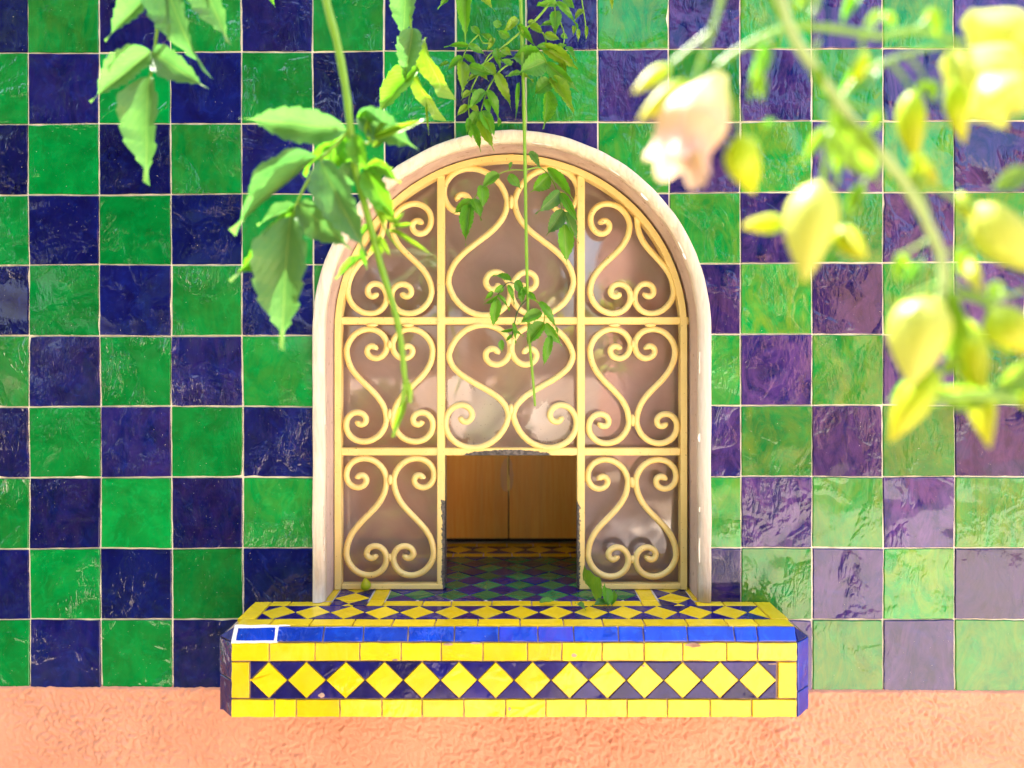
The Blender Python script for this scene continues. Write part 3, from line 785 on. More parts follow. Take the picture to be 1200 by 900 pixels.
def brick_row(cuts, a, b, mat, par, fr, along='x', name='brick_tile', **k):
    for u, w in zip(cuts, cuts[1:]):
        if along == 'x': rect(name, u, w, a, b, mat, par, fr, **k)
        else: rect(name, a, b, u, w, mat, par, fr, **k)
def sx(py, *pxs):
    t = 0.335 / (py - VY); return [(p - VX) * t for p in pxs]
# back border
def steps(a, b, s, seed=1):
    r = random.Random(seed); out = [a]
    while out[-1] + s * 1.4 < b: out.append(out[-1] + s * r.uniform(0.88, 1.1))
    return out + [b]
brick_row(steps(-0.27, 0.285, 0.0545, 3), 0.312, 0.334, 'yellow', CT, TF)
diamond_strip(-0.247, 0.2615, 0.2635, 0.3105, 'x', CT, TF, first=0.0167, pitch=0.0477)
brick_row(steps(-0.195, 0.211, 0.0545, 4), 0.2385, 0.2615, 'yellow', CT, TF)
# side borders
for (a, b, c, d, e, f_) in ((-0.27, -0.2470, -0.2460, -0.1965, -0.1955, -0.1725), (0.2615, 0.285, 0.2130, 0.2610, 0.1875, 0.2115)):
    brick_row(steps(0.0015, 0.31, 0.0545, 5), a, b, 'yellow', CT, TF, 'y')
    diamond_strip(c, d, 0.0015, 0.2625, 'y', CT, TF, first=0.0115)
    brick_row(steps(0.0015, 0.2375, 0.0545, 6), e, f_, 'yellow', CT, TF, 'y')

# ---------------------------------------------------------------- tiled ledge outside
LG = thing('tiled_ledge', (0.008, 0, CH - 0.4475), 'projecting ledge with yellow diamonds on navy, yellow bricks and a cobalt chamfer edge', 'ledge')
XL, XR = -0.3485, 0.3660            # front face
XLo, XRo = -0.3715, 0.3878          # outer sides
YF, YT = -0.1080, -0.0985           # front face, front of the top
Z2 = P(0, 752.5, YF).z; ZB = P(0, 841.5, YF).z
# bed (mortar body): octagonal-ish prism with chamfers
e = 0.0028
def bed():
    yb = 0.0
    def sec(x_in, zt, yf): pass
    vs = [ # front face
        (XL, YF + e, ZB + e), (XR, YF + e, ZB + e), (XR, YF + e, Z2), (XL, YF + e, Z2),
        # top front edge
        (XR - 0.001, YT + e, Z - e), (XL + 0.001, YT + e, Z - e),
        # top back
        (XR + 0.0025, yb, Z - e), (XL - 0.0065, yb, Z - e),
        # outer sides
        (XLo + e, YF + 0.020, ZB + e), (XLo + e, YF + 0.020, Z2), (XLo + e, yb, ZB + e), (XLo + e, yb, Z2),
        (XRo - e, YF + 0.020, ZB + e), (XRo - e, YF + 0.020, Z2), (XRo - e, yb, ZB + e), (XRo - e, yb, Z2)]
    fs = [(0, 1, 2, 3), (3, 2, 4, 5), (5, 4, 6, 7), (8, 0, 3, 9), (1, 12, 13, 2), (10, 8, 9, 11), (12, 14, 15, 13),
          (3, 5, 9), (2, 13, 4), (9, 5, 7, 11), (4, 13, 15, 6), (0, 8, 10, 14, 12, 1)]
    o = me_obj('mortar_bed', vs, fs, M['brown_grout'], LG)
    bm = bmesh.new(); bm.from_mesh(o.data); bmesh.ops.recalc_face_normals(bm, faces=bm.faces)
    bmesh.ops.subdivide_edges(bm, edges=bm.edges[:], cuts=6, use_grid_fill=True); bm.to_mesh(o.data); bm.free()
bed()
FF = (Vector((0, YF + e, 0)), Vector((1, 0, 0)), Vector((0, 0, 1)), Vector((0, -1, 0)))
LT = (Vector((0, 0, Z - 0.0035)), Vector((1, 0, 0)), Vector((0, 1, 0)), Vector((0, 0, 1)))
def fx(*p): return [P(q, 0, YF).x for q in p]
def fz(q): return P(0, q, YF).z
TH = 0.0028
brick_row(fx(270.5, 315.5, 369, 421.5, 470, 517, 566, 618, 658.6, 705.5, 755, 800, 851.5, 888, 934.8), fz(775.2), fz(753.2), 'yellow', LG, FF, th=TH)
brick_row(fx(270.5, 321.5, 347, 398, 447.4, 494.5, 543.5, 592.5, 639.5, 687, 735, 782, 832, 881, 934.4), fz(841.2), fz(819.6), 'yellow', LG, FF, th=TH)
rect('brick_tile', *fx(270.5, 292.3), fz(819), fz(775.8), 'yellow', LG, FF, th=TH); rect('brick_tile', *fx(911.6, 934.6), fz(819), fz(775.8), 'yellow', LG, FF, th=TH)
cc = [314.7, 358.7, 405, 450.5, 494.5, 537.7, 580.8, 624, 667.5, 712, 755.5, 800, 844, 888]
x0_ = fx(292.8)[0]; x1_ = fx(911.2)[0]
diamond_strip(x0_, x1_, fz(818.9), fz(775.6), 'x', LG, FF, centres=[c - x0_ for c in fx(*cc)], th=TH)
# cobalt chamfer row (slightly cushioned)
cn = Vector((0, -(Z - Z2), (YT - YF))).normalized()
cv = Vector((0, YT - YF, Z - Z2)); cl_ = cv.length; cv.normalize(); cn = Vector((1, 0, 0)).cross(cv)
CF = (Vector((0, YF, Z2)) - cn * e, Vector((1, 0, 0)), cv, cn)
jts = fx(274, 322.8, 378, 425, 477.5, 532, 584.5, 630.5, 672.8, 725.5, 755, 806.5, 862, 889, 934.8)
for k, (a, b) in enumerate(zip(jts, jts[1:])):
    g = 0.0008 if k else 0.0014
    col = (0.9 if k in (6, 7) else 0.1 * random.random(), 0.35 + 0.05 * k if k < 8 else 0.95, 0.8 if k < 7 else 0.25, 1)
    slab('bevel_tile', rough_edge([(a + g, 0.001 + (0.0005 if k == 0 else 0)), (b - g, 0.001), (b - g, cl_ - 0.0012), (a + g, cl_ - 0.0012 - (0.0012 if k == 0 else 0))], 4, 0.0003), CF, M['cobalt'], LG, 0.0030, 0.0011, 0.0002, 0.006, col)
# white grout smeared round the first of them
ga, gb = jts[0] - 0.0035, jts[1] + 0.0022
slab('white_joint', rough_edge([(ga, -0.0012), (gb, -0.0006), (gb, cl_ + 0.0006), (ga + 0.001, cl_ + 0.0012)], 6, 0.0006), CF, M['white_grout'], LG, 0.0026, 0.0005)
slab('white_joint', rough_edge([(gb, cl_ - 0.0008), (gb + 0.014, cl_ - 0.0005), (gb + 0.012, cl_ + 0.0008), (gb, cl_ + 0.0010)], 4, 0.0002), CF, M['white_grout'], LG, 0.0034, 0.0004)
# top of the ledge
ty = lambda py: 0.335 * F / (py - VY) - D
def ledge_row(py, cuts): return sx(py, *cuts)
brick_row([XL + 0.0005] + ledge_row(728, (319, 365.5, 415.3, 461, 510.4, 560, 609.5, 660, 706, 754, 804, 850, 885)) + [XR - 0.0005], -0.0972, -0.0732, 'yellow', LG, LT)
brick_row([-0.3300] + ledge_row(706, (341, 387)) + [-0.2475], -0.0205, -0.003, 'yellow', LG, LT)
brick_row([-0.1955, -0.1725] + ledge_row(706, (496, 529, 576.5, 623, 669.7, 716)) + [0.1865, 0.2115], -0.0205, 0.0005, 'yellow', LG, LT)
brick_row([0.2615, 0.300, 0.3440], -0.0205, -0.003, 'yellow', LG, LT)
rect('brick_tile', -0.3545, -0.3300, -0.0730, -0.003, 'yellow', LG, LT); rect('brick_tile', 0.3445, 0.3680, -0.0730, -0.003, 'yellow', LG, LT)
diamond_strip(-0.3290, 0.3440, -0.0727, -0.0210, 'x', LG, LT, first=0.0205, pitch=0.0467)
diamond_strip(-0.2460, -0.1965, -0.0203, 0.0003, 'y', LG, LT, first=-0.0143); diamond_strip(0.2130, 0.2610, -0.0203, 0.0003, 'y', LG, LT, first=-0.0143)
# side chamfers: two tall navy tiles and a corner triangle each, then the plain sides
for (xi, xo, s, jy) in ((XL, XLo, -1, 796.6), (XR, XRo, 1, 811)):
    U = Vector((xo - xi, 0.020, 0)); wd = U.length; U.normalize(); V = Vector((0, 0, 1)); N = U.cross(V) if s > 0 else V.cross(U)
    if N.y > 0: N = -N
    fr = (Vector((xi, YF, 0)) - N * e, U, V, N)
    zj = fz(jy)
    for (za, zb2, sl) in ((ZB, zj, 0.0035), (zj, Z2, 0)):
        slab('edge_tile', rough_edge([(0.0010, za + 0.0008), (wd - 0.0010, za + 0.0008 + sl), (wd - 0.0010, zb2 - 0.0008), (0.0010, zb2 - 0.0008)], 4, 0.0003), fr, M['cobalt'] if s > 0 else M['blue'], LG, 0.0030, 0.0010, 0, 0.004, (0.0, 0.05 if s > 0 else 0.5, 0.3, 1))
    a, b, c = Vector((xi + s * 0.0008, YF + 0.0004, Z2 + 0.0010)), Vector((xo - s * 0.001, YF + 0.0190, Z2 + 0.0010)), Vector((xi + s * 0.0002, YT + 0.002, Z - 0.002))
    u = (b - a).normalized(); nn = (b - a).cross(c - a).normalized()
    if nn.y > 0: nn = -nn
    vv = nn.cross(u); pl = [Vector(((p - a).dot(u), (p - a).dot(vv))) for p in (a, b, c)]
    slab('corner_tile', pl, (a - nn * e, u, vv, nn), M['navy_small'], LG, 0.0030, 0.0007, 0, 0, (0.2, 0.4, 0.5, 1))
    # side faces back to the wall
    fr2 = (Vector((xo - s * e, 0, 0)), Vector((0, 1, 0)), Vector((0, 0, 1)), Vector((s, 0, 0)))
    for (ya, yb) in ((YF + 0.021, -0.044), (-0.0435, -0.0045)):
        for (za, zb2) in ((ZB, zj), (zj, Z2)):
            slab('side_tile', rough_edge([(ya + .0006, za + .0008), (yb - .0006, za + .0008), (yb - .0006, zb2 - .0008), (ya + .0006, zb2 - .0008)], 3, 0.0003), fr2, M['navy_small'], LG, 0.0030, 0.001)
# chips knocked out of the glaze, showing the clay body
def chip(px, py, w, h, seed):
    r = random.Random(seed); n = 11; pl = []
    for k in range(n):
        a = 2 * math.pi * k / n; q = P(px + w / 2 * math.cos(a) * r.uniform(.75, 1.15), py + h / 2 * math.sin(a) * r.uniform(.7, 1.15), YF)
        pl.append(Vector((q.x, q.z)))
    slab('glaze_chip', pl, FF, M['brown_grout'], LG, TH + 0.0004, 0.0005, 0, 0)
for q in ((813, 756, 20, 5.5, 1), (673, 768, 7, 5, 2), (377, 815, 8, 6, 3), (557, 753.8, 14, 2.6, 4), (525, 755, 12, 3, 5), (888.5, 760, 2.2, 14, 6), (597, 831, 4, 5, 7), (463, 773.5, 8, 2.5, 8), (905, 778, 12, 2, 9), (754, 780.5, 4, 4, 10)): chip(*q)

# ---------------------------------------------------------------- plants
def leaf_mesh(name, seed, droop, fold, serr, curl=0.0, slim=1.0):
    """unit leaf along +Y (length 1, width 1 at scale 1): ovate, drawn-out tip, toothed margin, folded on the midrib"""
    r = random.Random(seed); n = 44; vs = []; fs = []
    for k in range(n + 1):
        t = k / n
        body = max(0.0, math.sin(math.pi * min(1.0, (t / 0.86)) ** 0.82)) ** 0.72 if t < 0.86 else 0.0
        w = 0.5 * slim * max(body, 0.17 * (1 - t) / 0.35 if t > 0.5 else 0)
        if k == 0: w = 0.01
        tooth = serr * (0.45 - ((t * 8.0 + 0.25 * math.sin(seed + t * 5)) % 1.0)) * (1 if 0.14 < t < 0.84 else 0.15)
        zc = -droop * t * t + curl * math.sin(t * 6.5) * 0.05
        sw = 0.04 * math.sin(t * 2.6 + seed) * t
        for s in (-1, -0.5, 0, 0.5, 1):
            ww = w * (1 + (tooth if abs(s) == 1 else 0) / max(w, 0.12) * 0.5)
            und = 0.02 * math.sin(t * 17 + s * 2 + seed) * abs(s)
            vs.append((s * ww + sw, t * (1 - 0.12 * droop * t), zc + abs(s) * w * fold + und + (s * curl * 0.22 * t)))
    for k in range(n):
        for q in range(4):
            a = k * 5 + q; fs.append((a, a + 1, a + 6, a + 5))
    me = bpy.data.meshes.new(name); me.from_pydata(vs, [], fs); me.update()
    for p in me.polygons: p.use_smooth = True
    return me
LM = {}
for mk in ('leaf', 'leaf_soft', 'leaf_young'):
    LM[mk] = []
    for s_, dr_, fo_, se_, cu_ in ((1, 0.10, 0.30, 0.16, 0.2), (2, 0.22, 0.45, 0.17, -0.5), (3, 0.32, 0.25, 0.15, 0.8), (4, 0.05, 0.5, 0.18, -0.2), (5, -0.10, 0.35, 0.14, 0.5)):
        me = leaf_mesh('leaf_blade', s_, dr_, fo_, se_, cu_); me.materials.append(M[mk]); LM[mk].append(me)
def put_leaf(par, a, b, w, roll=0.0, mk='leaf', var=None, name='leaf', tilt=0.0):
    """blade from world point a to b, w = world width; roll about its length"""
    y = (b - a); L = y.length; y.normalize()
    n = Vector((0, -1, 0)); n = (n - y * n.dot(y)).normalized(); x = y.cross(n).normalized()
    q = Matrix.Rotation(roll, 3, y); n = q @ n; x = q @ x
    m = Matrix(((x.x * w, y.x * L, n.x * L, a.x), (x.y * w, y.y * L, n.y * L, a.y), (x.z * w, y.z * L, n.z * L, a.z), (0, 0, 0, 1)))
    ms = LM[mk]; me = ms[var if var is not None else random.randrange(len(ms))]
    o = bpy.data.objects.new(name, me); COL.objects.link(o)
    o.parent = par; o.matrix_parent_inverse = Matrix.Identity(4)
    o.matrix_basis = Matrix.Translation(-Vector(par['_o'])) @ m
    return o
class Plant:
    def __init__(s, name, anchor, label, Y, group=None, cat='vine'):
        s.Y = Y; s.t = thing(name, anchor, label, cat, group)
    def p(s, px, py, dy=0.0): return P(px, py, s.Y + dy)
    def stem(s, pts, w, mat='stem', name='stem', w2=None):
        """pts: px, py[, depth offset]; w pixel width"""
        q = smooth_pts([s.p(*a) for a in pts], 6); n = len(q); k = (D + s.Y) / F / 2
        w2 = w if w2 is None else w2
        return tube(name, q, [(w + (w2 - w) * i / (n - 1)) * k * (1 + 0.06 * math.sin(i * 1.3)) for i in range(n)], M[mat], s.t, 7)
    def leaf(s, x0, y0, x1, y1, w, mk='leaf', dy=None, dz=0.0, roll=None, var=None):
        k = (D + s.Y) / F; r = random
        d0 = dz; d1 = dz + (dy if dy is not None else -r.uniform(-0.10, 0.25) * math.hypot(x1 - x0, y1 - y0) * k)
        ro = roll if roll is not None else r.uniform(-0.45, 0.45)
        return put_leaf(s.t, s.p(x0, y0, d0), s.p(x1, y1, d1), w * k / max(0.6, math.cos(ro)) * 1.0, ro, mk, var)

# sprig hanging at the upper left
pl = Plant('hanging_vine', P(190, -220, -0.30), 'short hanging sprig of broad toothed leaves at the upper left over the tiles', -0.30)
pl.stem([(200, -220), (196, -120), (190, -20), (186, 20), (181, 58), (176, 92)], 4.5, 'stem', w2=3)
pl.stem([(196, -110, .01), (225, -60, .01), (240, -20, .01)], 3, 'stem')
for a in ((176, 90, 164, 213, 46, 'leaf_soft', -0.012, -0.004, 0.1, 0), (177, 60, 104, 119, 34, 'leaf_soft', -0.01, 0, -0.25, 3), (178, 61, 239, 102, 34, 'leaf_soft', -0.01, -0.002, 0.15, 0),
          (188, -30, 227, 78, 50, 'leaf_soft', -0.015, -0.01, 0.1, 1), (182, -14, 122, 47, 27, 'leaf_soft', -0.01, 0, -0.3, 3), (232, -40, 263, 49, 40, 'leaf_soft', -0.01, 0.005, 0.2, 0)):
    pl.leaf(*a)
# thick stemmed shoot left of the arch
pl = Plant('hanging_vine', P(360, -220, -0.33), 'thick pale stemmed hanging shoot with large leaves left of the arch', -0.33)
pl.stem([(352, -220), (368, -100), (381, -5), (395, 50), (406, 110), (411, 155), (417, 200), (430, 250), (446, 310), (464, 370), (471, 410), (474, 440), (479, 458), (480, 472)], 11, 'stem', w2=6)
pl.stem([(476, 445), (472, 470), (468, 492), (460, 512)], 7, 'stem', w2=4)
pl.stem([(409, 153), (395, 168), (376, 187), (362, 210), (348, 238), (340, 262), (335, 300)], 4, 'stem', w2=2.5)
pl.stem([(424, 205), (440, 245), (455, 275), (468, 292)], 4, 'stem', 'twig', 2)
pl.stem([(414, 160), (430, 168), (437, 160), (445, 156)], 4, 'stem', 'twig', 2.5)
for a in ((406, 152, 274, 138, 38, 'leaf_soft', -0.01, 0, -0.35, 0), (371, 184, 267, 269, 26, 'leaf_soft', -0.01, 0, 0.5, 3), (376, 188, 427, 300, 44, 'leaf_soft', -0.01, -0.012, 0.1, 0),
          (404, 158, 380, 205, 32, 'leaf', 0.0, 0.012, -0.3, 1), (408, 160, 414, 205, 30, 'leaf', 0, 0.014, 0.2, 2), (350, 238, 409, 293, 38, 'leaf_soft', -0.01, 0, 0.2, 0),
          (346, 240, 271, 332, 26, 'leaf', -0.01, 0.006, -0.7, 3), (341, 254, 324, 410, 62, 'leaf_soft', -0.015, -0.006, 0.05, 0), (420, 133, 492, 176, 34, 'leaf_soft', 0.0, 0.006, 0.2, 3),
          (437, 162, 509, 136, 9, 'leaf_young', -0.01, 0, 0.3, 4), (434, 166, 430, 138, 8, 'leaf_young', 0, 0, 0, 3), (440, 160, 456, 135, 8, 'leaf_young', 0, 0, 0, 0), (437, 172, 450, 160, 10, 'leaf_young', 0, 0, 0, 0),
          (416, 158, 430, 208, 26, 'leaf', 0, -0.006, 0.3, 1), (428, 198, 464, 263, 28, 'leaf', -0.005, 0, 0.1, 0), (428, 200, 470, 212, 15, 'leaf', 0, -0.003, -0.5, 3), (430, 195, 460, 196, 9, 'leaf_young', 0, 0, -0.5, 3),
          (458, 268, 512, 302, 6, 'leaf_young', 0, 0, 0, 0), (458, 266, 492, 262, 6, 'leaf_young', 0, 0, 0, 0), (462, 262, 475, 246, 6, 'leaf_young', 0, 0, 0, 0), (447, 276, 432, 300, 7, 'leaf_young', 0, 0, 0, 0),
          (444, 276, 458, 302, 8, 'leaf_young', 0, 0, 0, 0), (440, 282, 450, 300, 8, 'leaf_young', 0, 0, 0, 0), (455, 270, 478, 275, 5, 'leaf_young', 0, 0, 0, 0), (425, 300, 391, 326, 10, 'leaf', 0, 0, 0.2, 0), (425, 288, 429, 316, 8, 'leaf', 0, 0, 0.2, 0),
          (350, 245, 300, 262, 16, 'leaf_soft', -0.005, 0.004, 0.6, 3), (392, 172, 350, 200, 14, 'leaf', 0, 0.01, 0.4, 1), (414, 190, 396, 228, 22, 'leaf_soft', 0, 0.008, -0.3, 2), (446, 240, 470, 268, 10, 'leaf_young', 0, 0, 0.4, 0), (418, 140, 450, 130, 14, 'leaf', 0, 0.006, 0.5, 3), (435, 262, 420, 282, 9, 'leaf', 0, 0, 0.4, 1), (452, 262, 440, 240, 6, 'leaf_young', 0, 0, 0, 0),
          (382, 195, 384, 240, 12, 'leaf', 0, 0.01, 0.5, 0), (474, 442, 484, 468, 9, 'leaf_young', 0, 0, 0, 0), (476, 470, 458, 514, 9, 'leaf_young', 0, 0, 0, 0)):
    pl.leaf(*a)
# the sprig between the two
pl = Plant('hanging_vine', P(475, -220, -0.17), 'narrow hanging sprig with overlapping curled leaves above the left shoulder of the arch', -0.17)
pl.stem([(470, -220), (478, -100), (480, -10), (482, 40), (488, 82)], 4, 'stem', w2=2)
for a in ((478, -30, 470, 50, 32, 'leaf_soft', 0, 0, 0.1, 0), (484, 33, 473, 97, 30, 'leaf_soft', 0, -0.01, -0.1, 1), (499, 44, 505, 115, 13, 'leaf_young', 0, 0, 0.9, 2), (491, 80, 436, 132, 30, 'leaf', 0, 0, 0.25, 0),
          (488, 84, 503, 142, 9, 'leaf_young', 0, 0, 0.7, 2), (500, 120, 502, 158, 3, 'leaf_young', 0, 0, 0, 0)): pl.leaf(*a)
# long central vine close to the wall
pl = Plant('hanging_vine', P(612, -220, -0.055), 'long thin green vine hanging down the middle of the grille with leafy side shoots', -0.055)
pl.stem([(606, -220), (609, -100), (610, -5), (613, 90), (615, 180), (617, 300), (620, 390), (625, 450), (627, 476)], 5.4, 'stem', w2=3)
pl.stem([(668, -40), (645, 2), (625, 26), (606, 41), (586, 58), (568, 74), (550, 82)], 3.4, 'stem', 'twig', 1.6)
pl.stem([(601, 72), (585, 84), (572, 104), (566, 122), (563, 134)], 2.2, 'stem', 'twig', 1.4)
for st in ([(561, 40), (550, 52), (543, 66), (541, 75)], [(560, 88), (552, 106), (549, 124), (551, 146)], [(583, 58), (572, 66), (560, 88)], [(577, 50), (566, 50), (561, 40)], [(612, 52), (625, 56), (636, 64), (642, 80), (644, 94), (641, 106)],
           [(650, 8), (652, 30), (651, 40)], [(680, -10), (684, 14), (686, 28), (687, 44)], [(636, 38), (640, 50), (637, 62)], [(656, 24), (661, 40), (660, 56)]):
    pl.stem(st, 1.7, 'stem', 'twig', 1.2)
pl.stem([(616, 200, .02), (600, 199, .03), (585, 204, .035), (570, 214, .035), (553, 236, .035)], 1.6, 'stem', 'twig', 1.3)
pl.stem([(616, 199, .0), (634, 197, .01), (648, 213, .015), (657, 238, .015), (660, 264, .015)], 1.8, 'stem', 'twig', 1.3)
pl.stem([(618, 350), (608, 362), (603, 378), (600, 396)], 2, 'stem_dark', 'twig', 1.4)
pl.stem([(618, 348), (630, 354), (638, 366), (637, 380)], 2, 'stem', 'twig', 1.4)
pl.stem([(618, 346), (606, 334), (594, 332), (583, 346)], 1.6, 'stem_dark', 'twig', 1.2)
lv = [(582, 33, 583, 21, 10), (607, 22, 590, 34, 10), (562, 40, 550, 28, 8), (578, 51, 561, 38, 9), (597, 44, 582, 35, 9), (550, 54, 520, 53, 7), (550, 52, 568, 64, 8), (542, 67, 522, 84, 9), (543, 66, 560, 76, 7), (527, 74, 511, 79, 6),
      (541, 72, 541, 114, 15), (582, 56, 584, 79, 8), (588, 57, 601, 66, 9), (549, 78, 578, 88, 13), (566, 77, 584, 88, 13), (561, 86, 546, 96, 8), (560, 84, 573, 94, 9), (582, 86, 598, 123, 13), (551, 107, 540, 116, 8), (552, 107, 564, 112, 7),
      (549, 124, 534, 137, 9), (551, 124, 563, 132, 9), (568, 106, 549, 128, 12), (570, 106, 590, 143, 13), (571, 116, 574, 136, 8), (563, 131, 546, 156, 12), (565, 130, 581, 164, 15), (563, 134, 578, 177, 14), (552, 146, 564, 178, 9), (549, 138, 547, 158, 7),
      (634, 64, 596, 68, 22), (639, 72, 606, 86, 26), (634, 54, 679, 80, 16), (640, 73, 679, 107, 14), (646, 95, 624, 111, 20), (644, 92, 674, 126, 16), (641, 106, 638, 151, 16), (612, 87, 592, 88, 7), (609, 88, 626, 92, 6),
      (662, 55, 675, 73, 9), (645, 56, 626, 54, 9), (656, 59, 641, 53, 9), (652, 58, 664, 51, 7), (651, 13, 651, 40, 14), (653, 7, 631, 0, 9), (652, 3, 678, 27, 10), (660, -3, 675, 12, 9), (685, 12, 671, 24, 9), (621, 31, 638, 40, 9), (618, 27, 630, 27, 6),
      (649, 28, 631, 29, 7), (638, 40, 658, 47, 9), (657, 42, 666, 44, 7), (607, 29, 627, 53, 9), (608, 97, 604, 133, 5), (600, 76, 587, 70, 7), (580, 45, 570, 56, 7), (594, 60, 584, 66, 8), (577, 62, 590, 70, 8)]
for q in lv: pl.leaf(*q, mk='leaf_young' if random.random() < 0.35 else 'leaf')
for q in ((642, 76, 659, 99, 16), (656, 74, 665, 88, 10), (648, 60, 662, 80, 13), (655, 85, 648, 98, 10)): pl.leaf(*q, mk='leaf_young', dz=0.01)
for q in ((687, 30, 687, 48, 4.5), (678, 34, 677, 47, 5), (672, 30, 672, 42, 5)): pl.leaf(*q, mk='leaf_young')
for q in ((585, 204, 563, 222, 15), (564, 217, 567, 245, 15), (554, 234, 530, 251, 13), (554, 233, 564, 259, 14), (551, 240, 545, 287, 18), (600, 190, 597, 199, 4), (597, 204, 609, 222, 11)): pl.leaf(*q, dz=0.035)
for q in ((620, 178, 634, 196, 9), (643, 205, 622, 226, 17), (641, 197, 673, 234, 12), (656, 224, 627, 251, 17), (657, 226, 679, 263, 11), (660, 246, 640, 277, 18), (662, 248, 679, 285, 12), (661, 262, 665, 312, 20)): pl.leaf(*q, dz=0.01, mk='leaf' if q[0] % 2 else 'leaf_soft')
for q in ((599, 329, 577, 320, 9), (590, 335, 577, 343, 9), (577, 341, 568, 353, 6), (583, 346, 567, 357, 5), (583, 350, 577, 386, 13), (583, 346, 599, 361, 6), (595, 334, 604, 355, 7), (606, 328, 613, 346, 10), (612, 338, 611, 357, 9), (619, 342, 630, 353, 7), (616, 336, 606, 350, 8),
          (602, 385, 584, 389, 4), (600, 392, 592, 401, 4), (602, 388, 615, 393, 4), (601, 378, 606, 402, 6), (588, 398, 588, 413, 7), (635, 366, 606, 379, 15), (638, 378, 615, 407, 18), (632, 354, 656, 386, 11), (640, 378, 658, 407, 11), (645, 393, 636, 431, 11)): pl.leaf(*q)
# ends of shoots coming in at the top edge
pl = Plant('hanging_vine', P(545, -200, -0.08), 'hanging shoot tip with a few pointed leaves at the top edge above the arch', -0.08)
pl.stem([(550, -200), (548, -90), (546, -10)], 3, 'stem')
for q in ((546, -25, 544, 49, 18, 'leaf', 0, 0, 0.1, 0), (540, -20, 512, 9, 12, 'leaf', 0, 0, 0, 0), (556, -15, 580, 12, 12, 'leaf_young', 0, 0, 0, 0), (548, -12, 550, 6, 8, 'leaf', 0, 0, 0, 0)): pl.leaf(*q)
pl = Plant('hanging_vine', P(320, -200, -0.2), 'tiny dark leaf tip poking in at the top edge left of the thick stemmed shoot', -0.2)
pl.stem([(318, -200), (322, -90), (312, -12)], 3, 'stem')
pl.leaf(312, -14, 322, 8, 7, 'leaf', 0, 0, 0, 0)
pl = Plant('hanging_vine', P(714, -200, -0.08), 'single tiny bright leaf tip at the top edge right of the central vine', -0.08)
pl.stem([(712, -200), (716, -90), (714, -16)], 2.4, 'stem'); pl.leaf(714, -20, 718, 15, 7, 'leaf_young', 0, 0, 0, 0)

# flowering vine close to the lens on the right
def pod_mesh(name, seed, rings=12, seg=12, tip=1.0):
    r = random.Random(seed); vs = []; fs = []
    for k in range(rings + 1):
        t = k / rings; w = 0.5 * (math.sin(math.pi * t ** 0.8)) ** 0.8 * (1 - 0.25 * t) if 0 < k < rings else 0.03
        for i in range(seg):
            a = 2 * math.pi * i / seg; rr = w * (1 + 0.10 * math.cos(5 * a + seed))
            vs.append((rr * math.cos(a) + 0.06 * math.sin(t * 3), t, rr * math.sin(a)))
    for k in range(rings):
        for i in range(seg):
            j = (i + 1) % seg; fs.append((k * seg + i, k * seg + j, (k + 1) * seg + j, (k + 1) * seg + i))
    me = bpy.data.meshes.new(name); me.from_pydata(vs, [], fs); me.update()
    for p in me.polygons: p.use_smooth = True
    return me
def trumpet_mesh(name, seed, open_=1.0):
    """half-open flower: waisted tube swelling to five crumpled, overlapping lobes"""
    r = random.Random(seed); vs = []; fs = []; rings, seg = 20, 40
    ph_ = [r.uniform(0, 6) for _ in range(4)]
    for k in range(rings + 1):
        t = k / rings
        w = 0.13 + 0.36 * math.sin(min(1, t / 0.62) * math.pi / 2) ** 1.4 if t < 0.62 else 0.49 - 0.10 * math.sin((t - .62) / .38 * math.pi) + 0.12 * open_ * ((t - .62) / .38) ** 2
        for i in range(seg):
            a = 2 * math.pi * i / seg
            lob = abs(math.cos(2.5 * a)); rr = w * (1 + (0.05 + 0.08 * t * t) * (lob - 0.6) + 0.05 * t * math.sin(11 * a + ph_[0]) + 0.05 * math.sin(3 * a + ph_[1] + 4 * t))
            y = t * (1 + (0.0 if t < 0.6 else (lob - 0.5) * 0.13 * (t - .6) / .4)) + 0.03 * t * math.sin(7 * a + ph_[2])
            vs.append((rr * math.cos(a) + 0.10 * math.sin(t * 2.6), y, rr * math.sin(a)))
    for k in range(rings):
        for i in range(seg):
            j = (i + 1) % seg; fs.append((k * seg + i, k * seg + j, (k + 1) * seg + j, (k + 1) * seg + i))
    me = bpy.data.meshes.new(name); me.from_pydata(vs, [], fs); me.update()
    for p in me.polygons: p.use_smooth = True
    return me
PODS = [pod_mesh('bud_shape', s_) for s_ in (1, 2, 3)]
for me in PODS: me.materials.append(M['bud'])
TR = [trumpet_mesh('flower_shape', s_, o_) for s_, o_ in ((1, -0.3), (2, -1.2), (3, -0.5))]
TR[0].materials.append(M['petal_pink']); TR[1].materials.append(M['petal']); TR[2].materials.append(M['petal'])
PB = [pod_mesh('petal_bud_shape', 7), pod_mesh('petal_bud_shape', 9)]
for me in PB: me.materials.append(M['petal'])
def solid(par, a, b, w, me, name):
    y = b - a; L = y.length; y.normalize(); n = Vector((0, -1, 0)); n = (n - y * n.dot(y)).normalized(); x = y.cross(n)
    m = Matrix(((x.x * w, y.x * L, n.x * w, a.x), (x.y * w, y.y * L, n.y * w, a.y), (x.z * w, y.z * L, n.z * w, a.z), (0, 0, 0, 1)))
    o = bpy.data.objects.new(name, me); COL.objects.link(o); o.parent = par; o.matrix_parent_inverse = Matrix.Identity(4)
    o.matrix_basis = Matrix.Translation(-Vector(par['_o'])) @ m
    return o
YFv = -0.63
pl = Plant('flowering_vine', P(880, -300, YFv), 'out of focus flowering vine with cream trumpet flowers and yellow green buds near the lens', YFv, cat='flowering vine')
kf = (D + YFv) / F
